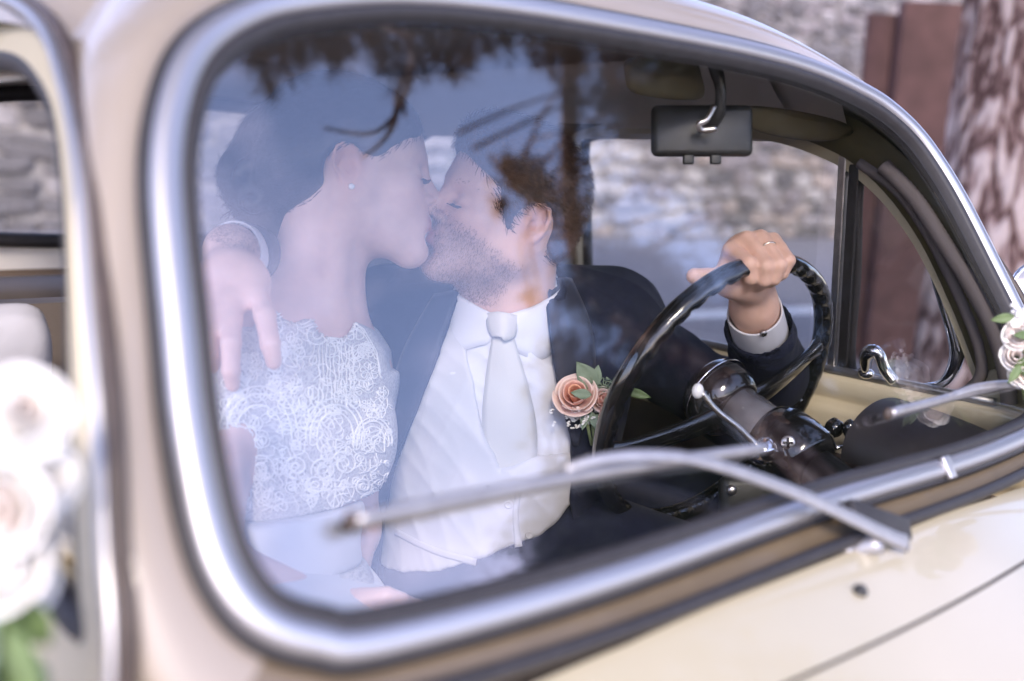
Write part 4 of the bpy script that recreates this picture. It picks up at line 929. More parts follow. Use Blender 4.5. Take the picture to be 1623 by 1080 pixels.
for x in np.arange(505, 560, 6): lines.append([(x+random.uniform(-2, 2), y) for y in np.linspace(545, 640, 10)])
lines.append([(x, y+2) for x, y in resample(np.array(NECKL), 50)]); lines.append([(x, y+8) for x, y in resample(np.array(NECKL), 40)])
for k_, ln in enumerate(lines):
    cur = []
    for (x, y) in list(ln)+[(-1, -1)]:
        p = on(SB_, x, y) if bodice_ok(x, y) else None
        if p is None or (cur and np.linalg.norm(cur[-1]-p) > .05):
            if len(cur) > 2: cords.tube(cur, .00125 if k_ < 70 else .00085, 5)
            cur = [] if p is None else [p]
        else: cur.append(p)
cords.build('lace_cords', CORD, bod, kind='stuff')
cords = MB()
for i in range(46):
    for ln in motif(random.choice(('leaf', 'wave', 'flower', 'spiral')), random.uniform(385, 518), random.uniform(890, 958), random.uniform(9, 22), random.random()*6.3):
        cur = [p for p in (on(SH_, x, y) for x, y in ln if 380 < x < 520 and 890 < y < 965) if p is not None]
        if len(cur) > 2 and max(np.linalg.norm(np.diff(np.array(cur), axis=0), axis=1)) < .05: cords.tube(cur, .0014, 5)
cords.build('lace_cords', CORD, hip, kind='stuff')
# ---- groom
groom = empty('person', tuple(D(780, 960, 1.45)*[1, 1, 0]+[0, 0, .55]), label='bearded groom in navy suit with ivory tie, one hand on the steering wheel', category='person')
WHC = np.array([.299, .340, .942]); WHR = .201; wa, wb_ = .342, .041
WHN = np.array([math.sin(wb_), math.cos(wa)*math.cos(wb_), math.sin(wa)*math.cos(wb_)])          # wheel axis, towards the driver
WHU = norm(np.cross(WHN, [0, 0, 1.])); WHV = np.cross(WHU, WHN)
def pix(p): d = np.array(p)-CAM; return W/2+FPX*(d@CR)/(d@CF), H/2-FPX*(d@CU)/(d@CF), d@CF
def rim(t): return WHC+WHR*(math.cos(t)*WHU+math.sin(t)*WHV)
def rim_near(px, py):
    b = min(np.linspace(0, 2*PI, 720), key=lambda t: (pix(rim(t))[0]-px)**2+(pix(rim(t))[1]-py)**2); return b, pix(rim(b))
def wdepth(px, py): d = ray(px, py); return ((WHC-CAM)@WHN)/(d@WHN)
DG = rim_near(1207, 424)[1][2]                                  # depth of the rim under the hand
G = Sdf(); TG = head(G, CG, RG, .96, True, mouth=.001)
NG = D(808, 480, 1.425); SRg, SLg = D(618, 508, 1.535), D(966, 514, 1.475); CHg = D(792, 640, 1.455); PEg = D(778, 930, 1.46)
gx = norm(SLg-SRg); gz = norm(NG-PEg); gy = np.cross(gx, gz); gy = norm(gy if gy@CF < 0 else -gy); gx = norm(gx-gz*(gx@gz)); RGt = np.stack([gx, gy, gz], 1)
def torso_g(s, o=0., arms=False):
    s.ell(CHg+gz*.015, np.array([.165, .108, .165])+o, RGt, .06); s.cone(SRg, SLg, .050+o, .050+o, .07); s.ell(CHg-gz*.15+gy*.012, np.array([.150, .108, .15])+o, RGt, .06)
    s.ell(PEg, np.array([.155, .115, .10])+o, RGt, .05); s.cone(NG-gz*.035, SLg+gz*.004, .050+o, .046+o, .05); s.cone(NG-gz*.035, SRg+gz*.004, .050+o, .046+o, .05)
torso_g(G, -.024)
G.cone(TG(0, -.028, -.04), NG-gz*.02, .060, .062, .035); G.cone(TG(0, .02, -.075), NG+gy*.012, .042, .05, .03)
# driving arm
WRg = D(1195, 487, wdepth(1195, 487)+.040); MFg = D(1222, 590, wdepth(1222, 590)+.085); ELg = D(1165, 650, wdepth(1165, 650)+.20)
G.cone(SLg, ELg, .05, .042, .03); G.cone(ELg, MFg, .042, .037, .02); G.cone(MFg, WRg, .036, .027, .02)
h_ = lambda x, y, d: D(x, y, DG+d)
G.ell(h_(1180, 412, .030), (.030, .026, .034), np.stack([CR, CF, CU], 1), .02); G.cone(WRg, h_(1190, 430, .034), .027, .030, .025)
G.ell(h_(1206, 405, .026), (.034, .022, .026), np.stack([CR, CF, CU], 1), .02)
for mcp, pip, dip, tip, r in (((1158, 396, .014), (1187, 419, -.022), (1190, 441, -.016), (1186, 450, -.002), .0104),
                              ((1184, 379, .014), (1214, 422, -.024), (1211, 444, -.017), (1205, 452, -.001), .0104),
                              ((1206, 376, .016), (1234, 420, -.022), (1227, 442, -.015), (1221, 448, .000), .0098),
                              ((1226, 379, .020), (1250, 413, -.016), (1240, 434, -.010), (1234, 440, .002), .0086)):
    a, b, c, d = h_(*mcp), h_(*pip), h_(*dip), h_(*tip)
    G.chain([a, a*.5+b*.5+CU*.002, b, c, d], [r*1.04, r*.88, r*.99, r*.88, r*.76], .005, .002)
G.chain([h_(1186, 452, .030), h_(1152, 440, .030), h_(1122, 441, .024), h_(1101, 438, .020)], [.020, .014, .0118, .0108], .018, .006)   # thumb behind the rim
G.ell(h_(1163, 456, .022), (.022, .018, .014), np.stack([CR, CF, CU], 1), .015)
# embracing arm and hand
ELr = D(545, 480, 1.75); WRr = D(366, 398, 1.205)
G.cone(SRg, ELr, .05, .043, .03); G.cone(ELr, WRr, .042, .028, .02); G.cone(WRr, D(372, 440, 1.165), .028, .034, .02)
G.ell(D(366, 448, 1.155), (.040, .022, .034), np.stack([CR, CF, CU], 1), .02)
for ch, r in (([(308, 470, 1.14), (303, 515, 1.12), (306, 550, 1.12), (308, 570, 1.125)], .0092), ([(336, 474, 1.135), (333, 528, 1.108), (336, 566, 1.105), (339, 586, 1.11)], .0102),
              ([(372, 478, 1.13), (366, 544, 1.098), (366, 588, 1.092), (369, 610, 1.10)], .0106), ([(404, 452, 1.15), (420, 500, 1.118), (428, 545, 1.105), (434, 574, 1.11)], .0115)):
    P = [D(*q) for q in ch]; G.chain([P[0], (P[0]+P[1])/2+CU*.001, P[1], P[2], P[3]], [r*1.15, r, r*1.06, r*.95, r*.78], .02, .004)
gb = body('body', G, .0021, SKIN, groom, col_face(TG, .96, RG, True), smooth=2)
# nails
NAIL = mat('finger_nail', (.62, .36, .30), .25, coat=.3)
SGb = Skin_(gb)
# wedding band on the ring finger
a, b = h_(1206, 376, .016), h_(1234, 420, -.022); c = a+(b-a)*.44; t = norm(b-a); u_ = norm(np.cross(t, CF)); v_ = np.cross(t, u_)
g = MB(); g.tube([c+(u_*math.cos(q)+v_*math.sin(q))*.0104 for q in np.linspace(0, 2*PI, 33)[:-1]], .0016, 8, closed=True); g.build('wedding_ring', GOLD, groom)
# hair
HG = Sdf(); T = TG; sc = .96
HG.ell(T(0, -.014, .042), np.array([.083, .099, .084])*sc, RG, .02); HG.ell(T(0, -.050, -.005), np.array([.068, .056, .065])*sc, RG, .03); HG.ell(T(0, .030, .092), np.array([.055, .062, .030])*sc, RG, .03); HG.ell(T(0, .034, .068), np.array([.068, .057, .046])*sc, RG, .025)
for x in (-1, 1): HG.cone(T(x*.070, .022, .02), T(x*.068, .016, -.018), .009, .006, .015)
HG.ell(T(0, .085, -.020), np.array([.076, .050, .078])*sc, RG, .012, -1); HG.ell(T(0, .050, -.085), np.array([.11, .065, .072])*sc, RG, .012, -1)
HG.cone(T(-.11, -.015, -.008), T(.11, -.015, -.006), .030, .030, .006, -1); HG.ell(T(0, -.01, -.115), np.array([.11, .12, .055])*sc, RG, .01, -1)
hg = body('hair', HG, .003, HAIRG, groom, smooth=2)
def strands(name, pts, nrm_, flow, ln, wd, mt, parent, lift=.2):
    k = len(pts); n_ = nrm_; d = flow/(np.linalg.norm(flow, axis=1)[:, None]+1e-9); l = ln*rng.uniform(.6, 1.3, (k, 1))
    s_ = np.cross(d, n_); s_ /= np.linalg.norm(s_, axis=1)[:, None]+1e-9; s_ *= wd
    a = pts; b = pts+d*l*.5+n_*l*lift; c = pts+d*l+n_*l*lift*1.1
    vv = np.stack([a-s_, a+s_, b+s_*.8, b-s_*.8, c], 1).reshape(-1, 3); f = []
    for i in range(k): j = 5*i; f += [(j, j+1, j+2, j+3), (j+3, j+2, j+4)]
    return obj(name, vv, f, mt, parent, smooth=False, kind='stuff')
def samples(o, n, ok):
    me = o.data; c = np.empty(len(me.polygons)*3, np.float32); me.polygons.foreach_get('center', c); c = c.reshape(-1, 3).astype(float)
    nn = np.empty(len(me.polygons)*3, np.float32); me.polygons.foreach_get('normal', nn); nn = nn.reshape(-1, 3).astype(float)
    m = np.flatnonzero(ok(c)); i = rng.choice(m, n); return c[i]+rng.standard_normal((n, 3))*.0012, nn[i]
P, Nn = samples(hg, 12000, lambda c: np.ones(len(c), bool)); kq = ((P-TG(0, -.015, .03))*Nn).sum(1) > .82*np.linalg.norm(P-TG(0, -.015, .03), axis=1); P, Nn = P[kq], Nn[kq]
fl = np.tile(-RG[:, 1]*1.0-RG[:, 2]*.35, (len(P), 1))+rng.standard_normal((len(P), 3))*.35; fl -= Nn*(fl*Nn).sum(1)[:, None]
strands('hair_strands', P, Nn, fl, .017, .0005, HAIRG, hg)
P, Nn = samples(bh, 11000, lambda c: np.ones(len(c), bool)); bc_ = D(395, 292, 1.30); cq_ = TBh(0, -.02, .03); kq = ((P-cq_)*Nn).sum(1) > .84*np.linalg.norm(P-cq_, axis=1); P, Nn = P[kq], Nn[kq]
fl = bc_-P; fl += rng.standard_normal((len(P), 3))*.025; fl -= Nn*(fl*Nn).sum(1)[:, None]
strands('hair_strands', P, Nn, fl, .020, .00045, HAIRB, bh, .05)
def beard_ok(c):
    q = ((c-CG)@RG)/.96
    s_ = (q[:, 1]*.38-.030-q[:, 2]-.022)/.018
    lip = np.exp(-((q[:, 0]/.018)**2+((q[:, 1]-.1)/.014)**2+((q[:, 2]+.0645)/.010)**2)) > .35
    mu = np.exp(-((q[:, 0]/.024)**2+((q[:, 1]-.095)/.014)**2+((q[:, 2]+.052)/.006)**2)) > .4
    jt = rng.uniform(0, 1, len(q)); s_ = s_-.5*jt; q = q.copy(); q[:, 1] -= .028*jt**2; q[:, 2] -= .0
    return (((s_ > .15) & (q[:, 1] > -.016) & (q[:, 2] > -.135) & (np.abs(q[:, 0]) < .085)) | mu) & ~lip
P, Nn = samples(gb, 9000, beard_ok)
fl = np.tile(-RG[:, 2]*1.0+RG[:, 1]*.1, (len(P), 1))+rng.standard_normal((len(P), 3))*.4; fl -= Nn*(fl*Nn).sum(1)[:, None]
strands('beard', P, Nn, fl, .0050, .00022, BEARD, groom)
g = MB()
for x in (-1, 1):
    for i in range(26):
        t = i/25; p = spline([T(x*.013, .092, .0165), T(x*.034, .084, .0225), T(x*.054, .066, .0165)], 26)[i]
        for q in range(5): o_ = rng.standard_normal(3)*.0014; g.tube([p+o_, p+o_+RG@np.array([x*.005, -.001, .0012+.001*rng.standard_normal()])], [.0005, .0002], 3)
g.build('eyebrows', HAIRG, groom, kind='stuff')
g = MB()
for x in (-1, 1):
    for i in range(18): q = .019+.030*i/17; g.tube([T(x*q, .0845-.10*max(0, q-.036), -.0105), T(x*q, .0900-.10*max(0, q-.036), -.0135), T(x*q, .0945-.1*max(0, q-.036), -.0130)], .0005, 3)
g.build('eyelashes', HAIRG, groom, kind='stuff')

# ---- clothes
def cpoly(pts, d): return [((at_d(x, y, d)-CHg)@CR, (at_d(x, y, d)-CHg)@CU) for x, y in pts]
def cut(s, pts, d, y0=-.03, k=.003): s.fn(prism(cpoly(pts, d), CHg, CR, -CF, CU, y0), CHg, .9, k, -1)
SHs = Sdf(); torso_g(SHs, .004); SHs.cone(NG-gz*.045, NG+gz*.012, .070, .063, .03)
SHs.cone(TG(0, -.028, -.04), NG+gz*.02, .050, .050, .001, -1)
cut(SHs, [(500, 915), (640, 900), (690, 892), (780, 862), (860, 830), (905, 785), (1200, 760), (1200, 1500), (500, 1500)], 1.33, -.2)
shirt = body('shirt', SHs, .004, SHIRT, groom, smooth=3, wr=(.006, 55, -CU*.8+CR*.5, 2))
WS_ = Sdf(); torso_g(WS_, .011)
cut(WS_, [(728, 380), (728, 480), (742, 570), (768, 690), (792, 748), (850, 724), (960, 716), (960, 380)], 1.33)
cut(WS_, [(500, 935), (640, 922), (690, 915), (780, 882), (860, 852), (905, 806), (1200, 780), (1200, 1500), (500, 1500)], 1.33, -.2)
waist = body('waistcoat', WS_, .004, WAIST, groom, smooth=3, wr=(.0045, 40, -CU*.5+CR*.8, 5))
JK = Sdf(); torso_g(JK, .022)
JK.cone(SLg-gz*.004, ELg, .060, .056, .03); JK.cone(ELg, MFg, .056, .052, .03); JK.cone(MFg, WRg+(MFg-WRg)*.2, .052, .046, .02)
JK.cone(SRg, ELr, .064, .056, .03); JK.cone(ELr, WRr+(ELr-WRr)*.06, .056, .044, .02)
dv = norm(WRg-MFg); 
def half(o, n_): o = np.array(o); return lambda p: -((p-o)@n_)
co = WRg-dv*.046
JK.fn(lambda p: np.maximum(-((p-co)@dv), np.linalg.norm(p-co, axis=1)-.11), co, .11, .003, -1)
inn = Sdf().cone(co+dv*.02, co-dv*.05, .043, .043, .001); JK.fn(inn.p[0][0], inn.p[0][1], inn.p[0][2], .002, -1)
dvr = norm(WRr-ELr); cr_ = WRr-dvr*.030
JK.fn(lambda p: np.maximum(-((p-cr_)@dvr), np.linalg.norm(p-cr_, axis=1)-.10), cr_, .10, .003, -1)
JV = [(738, 380), (733, 455), (700, 545), (655, 660), (612, 770), (590, 880), (560, 1300), (1010, 1300), (930, 960), (905, 800), (905, 700), (880, 600), (868, 520), (862, 430), (862, 380)]
cut(JK, JV, 1.33, -.045)
JK.cone(TG(0, -.028, -.06), NG-gz*.02, .068, .076, .002, -1)
jacket = body('jacket', JK, .0035, NAVY, groom, smooth=3, wr=(.004, 34, -CU*.7+CR*.6, 8))
# cuffs
CUFFS = []
for w_, d_, r, nm in ((WRg, dv, .037, 'shirt_cuff'), (WRr, dvr, .036, 'shirt_cuff')):
    a = norm(np.cross(d_, CU)); b = np.cross(d_, a); g = MB(); rows_ = []
    for rr, h0 in ((r*.92, .004), (r*.985, .0055), (r*1.0, .003), (r*1.02, -.03), (r*1.05, -.075)):
        hh = h0+(.0 if nm else 0)
        rows_.append([w_+d_*(hh-.012)+(a*math.cos(q)*(1+.04*math.sin(3*q))+b*math.sin(q)*1.08)*rr for q in np.linspace(0, 2*PI, 41)])
    inner = [w_+d_*(-.07)+(a*math.cos(q)+b*math.sin(q)*1.08)*r*.88 for q in np.linspace(0, 2*PI, 41)]
    g.grid([inner]+rows_); CUFFS.append(g.build(nm, SHIRT, groom))
SJ = Skin_(jacket); SS_ = Skin_(shirt); SW_ = Skin_(waist)
# cufflink
SC = Skin_(CUFFS[0]); p, n_ = SC.hitn(1208, 521)
g = MB(); g.lathe(p, n_, [(.0046, -.001), (.0046, .0022), (.004, .0032), (.001, .0034)], 16); cl_ = g.build('cufflink', SATIN, groom)
g = MB(); g.lathe(p+n_*.0034, n_, [(.0032, -.0005), (.003, .0007), (.001, .001)], 16); g.build('cufflink_stone', BLACK, cl_)
# lapels lying on the jacket
def sheet(name, L_, R_s, surf, lift, mt, n=26, m=8, crown=.0, th=.0022, fb=None):
    A = resample(spline(L_, 60), n); Bq = resample(spline(R_s, 60), n); P = []
    for i in range(n):
        row = []; last = None
        for j in range(m):
            q = A[i]+(Bq[i]-A[i])*j/(m-1); l = lift+crown*math.sin(PI*j/(m-1))
            p = surf.hit(q[0], q[1], l)
            row.append(p)
        P.append(row)
    flat = [p for r in P for p in r if p is not None]; md = np.median([(p-CAM)@CF for p in flat])
    for i in range(n):
        for j in range(m):
            if P[i][j] is None or abs((P[i][j]-CAM)@CF-md) > .10:
                c = [P[a][b] for a in range(max(0, i-3), min(n, i+4)) for b in range(m) if P[a][b] is not None and abs((P[a][b]-CAM)@CF-md) < .10]
                q = A[i]+(Bq[i]-A[i])*j/(m-1); P[i][j] = at_d(q[0], q[1], np.median([(x-CAM)@CF for x in c]) if c else md)
    P = np.array(P)
    for _ in range(6): P[1:-1, 1:-1] = .5*P[1:-1, 1:-1]+.125*(P[:-2, 1:-1]+P[2:, 1:-1]+P[1:-1, :-2]+P[1:-1, 2:])
    for _ in range(3):
        P[1:-1, 0] = .5*P[1:-1, 0]+.25*(P[:-2, 0]+P[2:, 0]); P[1:-1, -1] = .5*P[1:-1, -1]+.25*(P[:-2, -1]+P[2:, -1])
    g = MB(); g.grid(P.tolist()); o = g.build(name, mt, groom); md_ = o.modifiers.new('s', 'SOLIDIFY'); md_.thickness = th; md_.offset = 0; return o
SJW = Skin_(jacket, waist)
sheet('lapel', [(868, 436), (874, 540), (888, 620), (908, 705)], [(905, 445), (936, 520), (940, 600), (914, 706)], SJ, .0035, NAVYL)
sheet('lapel', [(728, 462), (696, 552), (652, 668), (612, 768)], [(690, 468), (640, 560), (612, 668), (604, 770)], SJ, .0035, NAVYL)
nx = norm(TG(0, -.02, -.05)-NG)*.5+gz*.5; nx = norm(nx); fy = norm(gy-nx*(gy@nx)); fx = np.cross(fy, nx); Cn = NG+nx*.008+fy*.008
for sg in (1, -1):
    P = []
    for f in np.linspace(0, 1, 22):
        ph = PI*(1-f)*.985+.04; e = fy*math.cos(ph)+fx*sg*math.sin(ph); tp = math.exp(-((f-.80)/.13)**2)
        P.append([Cn+e*.076-nx*.004, Cn+e*.0775+nx*(.046-.040*f**2), Cn+e*.081+nx*(.0455-.040*f**2), Cn+e*(.0855+.010*tp)+nx*(.022-.038*f**2-.012*tp), Cn+e*(.091+.020*tp)+nx*(.006-.034*f**2-.034*tp)])
    g = MB(); g.grid(P); o = g.build('collar_wing', SHIRT, groom, sub=1); m = o.modifiers.new('s', 'SOLIDIFY'); m.thickness = .0018
sheet('tie', [(781, 536), (770, 600), (765, 680), (772, 778)], [(814, 536), (834, 600), (850, 680), (850, 778)], SS_, .0030, TIE, 24, 9, .0035)
kn = sheet('tie_knot', [(770, 500), (774, 516), (782, 538)], [(826, 500), (821, 516), (814, 538)], SS_, .008, TIE, 10, 9, .011)
sheet('front_edge', [(816, 780), (812, 820), (816, 868)], [(826, 778), (822, 820), (828, 866)], SW_, .0008, WAIST, 16, 4, .0012, .0012)
sheet('pocket_welt', [(628, 838), (690, 868), (756, 886)], [(626, 848), (690, 879), (754, 897)], SW_, .0008, WAIST, 16, 4, .0012, .0012)
for q in ((838, 848), (806, 800)):
    p, n_ = SW_.hitn(*q); g = MB(); g.lathe(p, n_, [(.0055, -.001), (.0055, .002), (.0045, .003), (.0035, .0024), (.0005, .0024)], 16); g.build('button', WAIST, groom)
# trousers
TR = Sdf(); TR.ell(PEg-gz*.04, np.array([.165, .125, .10]), RGt, .05); TR.ell(PEg+gz*.05, np.array([.152, .114, .14]), RGt, .05)
for hx, kx in ((.22, .20), (.40, .47)): TR.cone((XC+hx, .62, .68), (XC+kx, .22, .72), .098, .078, .04); TR.cone((XC+kx, .22, .70), (XC+kx, .02, .38), .066, .05, .03)
body('trousers', TR, .006, NAVY, groom, smooth=3)
# ------------------------------------------------------------------ steering wheel and column
swm = MB(); tt = np.linspace(0, 2*PI, 241)[:-1]
rows_ = []
for t in tt:
    c = rim(t); ra = math.cos(t)*WHU+math.sin(t)*WHV; sc = 1+.0*t; gp = max(0, math.sin(t*44))**1.0
    row = []
    for k in range(15):
        a = 2*PI*k/14; inn = max(0, -math.cos(a)*.75-math.sin(a)*.66); r = .0128*(1-.26*gp*inn**1.5)
        row.append(c+ra*math.cos(a)*r*.95+WHN*math.sin(a)*r*1.18)
    rows_.append(row)
swm.grid(rows_, closed_u=True); sw = swm.build('steering_wheel', BLACK, car, label='black bakelite steering wheel rim with scalloped finger grips')
ts = rim_near(1300, 545)[0]
def spoke(t, lo=.048):
    ra = math.cos(t)*WHU+math.sin(t)*WHV; tn = -math.sin(t)*WHU+math.cos(t)*WHV; g = MB()
    P = [WHC+ra*q-WHN*(.030*math.cos(PI/2*min(1, (q-.02)/.18))) for q in np.linspace(.02, WHR-.002, 14)]
    g.tube(P, [.019-.007*math.sin(PI*.5*i/13)+.004*(i > 11) for i in range(14)], 14, prof=[(math.cos(a)*1.1, math.sin(a)*.62) for a in np.linspace(0, 2*PI, 15)[:-1]], up=tuple(WHN)); g.build('spoke', BLACK, sw)
spoke(ts); spoke(ts+PI)
g = MB(); g.lathe(WHC, -WHN, [(.010, -.030), (.042, -.026), (.050, -.016), (.052, .004), (.050, .022), (.040, .034), (.036, .036)], 36); hub = g.build('hub', BLACK, sw)
g = MB(); g.tube([WHC+WHN*.004+(WHU*math.cos(a)+WHV*math.sin(a))*.0545 for a in np.linspace(0, 2*PI, 41)[:-1]], .0012, 6, closed=True); g.build('horn_ring', CHROME, sw)
GREYP = mat('worn_grey_paint', (.20, .20, .22), .25, coat=.8, var=.15, vscale=60)
col = empty('steering_column', tuple(WHC-WHN*.2)); col.parent = car; col.matrix_parent_inverse = Matrix.Identity(4)
g = MB(); g.lathe(WHC-WHN*.036, -WHN, [(.034, 0), (.034, .045), (.036, .05), (.036, .055)], 32); g.build('collar', GREYP, col)
g = MB(); c = WHC-WHN*.13; e1 = norm(np.cross(WHN, [0, 0, 1.])); e2 = np.cross(e1, WHN)
pr_ = [(math.cos(a)*(1 if math.sin(a) > -.2 else .92), math.sin(a)) for a in np.linspace(0, 2*PI, 25)[:-1]]
g.tube([WHC-WHN*q for q in (.088, .091, .10, .115, .14, .16, .168, .172)], [.034, .041, .046, .049, .049, .046, .040, .030], prof=pr_, up=tuple(e2)); g.build('switch_housing', BLACK, col)
g = MB(); g.tube([WHC-WHN*q for q in (.17, .40)], .026, 20); g.build('column_tube', BLKPL, col)
def facing(p, away): return norm(CAM-p)
p = D(1249, 702, pix(WHC-WHN*.12)[2]-.052); n_ = facing(p, 0)
g = MB(); g.lathe(p, n_, [(.0088, -.004), (.0088, .001), (.0075, .0022), (.001, .0024)], 20); sc_ = g.build('housing_screw', STEEL, col)
g = MB(); g.box(p+n_*.0026, .0035, .0125, .0012, np.stack([norm(np.cross(CU, n_)), norm(np.cross(n_, norm(np.cross(CU, n_)))), n_], 1)); g.box(p+n_*.0027, .0125, .0032, .0011, np.stack([norm(np.cross(CU, n_)), norm(np.cross(n_, norm(np.cross(CU, n_)))), n_], 1)); g.build('screw_slot', BLKPL, sc_, kind='stuff')
dH = pix(WHC-WHN*.13)[2]
for k, (x, y, r) in enumerate(((1296, 735, .021), (1318, 752, .022))):
    c = D(x, y, dH-.015); ax = norm(D(1340, 770, dH+.02)-D(1270, 715, dH-.03)); g = MB(); g.lathe(c-ax*.009, ax, [(r*.7, 0), (r, .002), (r*1.04, .008), (r, .014), (r*.7, .016)], 24); g.build('rubber_ring', BLKPL, col)
g = MB(); g.tube(spline([D(1318, 712, dH-.01), D(1340, 706, dH-.01), D(1350, 700, dH-.01), D(1350, 688, dH-.01)], 10), .0028, 8); lv = g.build('ignition_lever', CHROME, col)
g = MB(); g.ico(D(1346, 680, dH-.01), (.008, .008, .013), 2); g.build('lever_knob', BLACK, lv)
g = MB(); g.lathe(D(1322, 678, dH+.01), -WHN, [(.006, -.01), (.012, -.006), (.012, .006), (.008, .01)], 16); g.build('switch_knob', BLACK, col)
# indicator stalk with its ball joint
dS = dH-.045
g = MB(); g.lathe(D(1207, 714, dS), norm(D(1180, 690, dS-.0)-D(1215, 720, dS)), [(.004, -.018), (.014, -.015), (.0185, -.005), (.0185, .004), (.013, .010), (.009, .011)], 24); stj = g.build('stalk_joint', CHROME, col)
g = MB(); g.tube(spline([D(1205, 712, dS), D(1170, 678, dS-.005), D(1135, 650, dS-.01), D(1112, 622, dS-.015)], 16), [.0038+.0012*math.sin(i) *0+.001*(i < 3) for i in range(16)], 10); g.build('indicator_stalk', STEEL, col)
g = MB(); g.ico(D(1106, 620, dS-.016), (.0075, .0075, .010), 2); g.build('stalk_tip', PEARL, col)
g = MB(); g.box(D(1195, 790, dH+.02), .09, .03, .06, np.stack([CR, CF, CU], 1)); g.build('column_bracket', BLKPL, col, bevel=.012)
for q in ((1160, 777), (1222, 806)): g = MB(); g.lathe(D(q[0], q[1], dH+.0), -CF, [(.006, -.006), (.006, .003), (.004, .005)], 16); g.build('bracket_bolt', STEEL, col)

# ------------------------------------------------------------------ mirror, visors
mc = D(1112, 208, 1.20); Rm = frame(norm(mc-D(1150, 200, .4)), np.array([0, 0, 1.])); Rm = np.stack([CR, CF*.9+CU*.1, CU], 1)
MIRB = mat('mirror_back', (.022, .021, .020), .35, var=.2, vscale=30)
g = MB(); g.box(mc, .122, .022, .062, Rm); mir = g.build('rear_view_mirror', MIRB, car, bevel=.008)
g = MB(); g.box(mc+Rm@np.array([0, .0125, 0]), .112, .003, .047, Rm); g.build('mirror_glass', CHROME, mir, bevel=.001)
g = MB(); g.tube(spline([D(1128, 90, 1.16), D(1142, 140, 1.165), D(1138, 180, 1.175), D(1120, 205, 1.19)], 16), [.009, .009, .008, .008, .007, .0065, .0065, .0065, .0065, .007, .008, .008, .008, .008, .007, .006], 12); g.build('mirror_stalk', MIRB, mir)
g = MB(); g.tube(spline([D(1132, 168, 1.165), D(1120, 190, 1.16), D(1108, 196, 1.16), D(1112, 206, 1.165), D(1135, 204, 1.165)], 18), .0036, 8); g.build('mirror_clip', STEEL, mir)
for q in (1091, 1134): g = MB(); g.box(D(q, 253, 1.195), .013, .010, .012, Rm); g.build('mirror_tab', BLKPL, mir, bevel=.002)
def visor(P, name):
    A = np.array([D(*q) for q in P]); c = A.mean(0); g = MB(); loop = spline(A, 40, True); n_ = norm(np.cross(A[1]-A[0], A[2]-A[0]))
    rows_ = [[c+(p-c)*s_+n_*h for p in list(loop)+[loop[0]]] for s_, h in ((.0, .009), (.6, .0085), (.9, .006), (1, .0), (.9, -.006), (.6, -.0085), (0, -.009))]
    g.grid(rows_); return g.build(name, VISOR, car)
visor([(1000, 92, 1.13), (1090, 88, 1.17), (1112, 120, 1.19), (1108, 158, 1.21), (1010, 150, 1.15), (990, 120, 1.13)], 'sun_visor')
visor([(1168, 172, 1.27), (1250, 178, 1.32), (1330, 196, 1.36), (1352, 212, 1.37), (1300, 222, 1.36), (1200, 205, 1.30)], 'sun_visor')

# ------------------------------------------------------------------ wipers
WIP = mat('wiper_metal', (.36, .35, .36), .42, .7, var=.12, vscale=60)
def wiper(blade, arm, pivot, h=.02, name='wiper'):
    o = empty(name, tuple(ws(*pivot, .0))); o.parent = car; o.matrix_parent_inverse = Matrix.Identity(4)
    nb = len(blade); P = spline([ws(x, y, h*.55) for x, y in blade], 24); g = MB()
    g.tube(P, .0058, prof=[(-.7, -1.2), (.7, -1.2), (.8, .8), (0, 1.4), (-.8, .8)], up=tuple(WN)); g.build('blade', WIP, o)
    g = MB(); g.tube(P-WN*.0095, .0050, prof=[(-.6, -1.8), (.6, -1.8), (.9, 1), (-.9, 1)], up=tuple(WN)); g.build('blade_rubber', RUBBER, o)
    g = MB(); g.ico(P[0]-(P[1]-P[0])*.2, (.005, .005, .007), 2); g.build('blade_cap', PLUM, o)
    Q = spline([ws(x, y, hh) for x, y, hh in arm], 26); n = 26
    g = MB(); g.tube(Q, [.0031+.0010*math.sin(PI*min(1, i/8)*.5)+.0045*(i/25)**2 for i in range(26)], 12, prof=[(math.cos(a), .45*math.sin(a)) for a in np.linspace(0, 2*PI, 13)[:-1]], up=tuple(WN)); g.build('arm', WIP, o)
    p = ws(pivot[0], pivot[1], .012)
    return o, p
wo, _ = wiper([(560, 826), (760, 786), (960, 748), (1205, 712)], [(896, 744, .014), (940, 730, .022), (1010, 722, .030), (1100, 728, .036), (1200, 758, .036), (1300, 798, .034), (1400, 846, .034), (1436, 862, .034)], (1385, 860))
p = ws(1368, 868, .012); g = MB(); g.lathe(p, WN, [(.013, -.02), (.013, .004), (.009, .008), (.009, .016), (.004, .019)], 18); g.build('pivot', WIP, wo)
g = MB(); g.box(ws(1392, 826, .018), .085, .022, .012, np.stack([norm(ws(1440, 838, .02)-ws(1330, 800, .02)), norm(np.cross(WN, norm(ws(1440, 838, .02)-ws(1330, 800, .02)))), WN], 1)); g.build('arm_knuckle', RUBBER, wo, bevel=.004)
for q in ((1340, 872), (1385, 876)): g = MB(); g.lathe(ws(q[0], q[1], .005), WN, [(.007, -.012), (.007, .004), (.005, .007), (.001, .008)], 8); g.build('pivot_nut', WIP, wo)
wo2, _ = wiper([(1408, 656), (1470, 640), (1540, 622), (1660, 596)], [(1505, 628, .016), (1550, 614, .024), (1610, 610, .030), (1680, 626, .03), (1740, 650, .03)], (1740, 655))
g = MB(); g.lathe(ws(1740, 655, .012), WN, [(.013, -.02), (.013, .004), (.009, .008), (.009, .016), (.004, .019)], 18); g.build('pivot', CHROME, wo2)

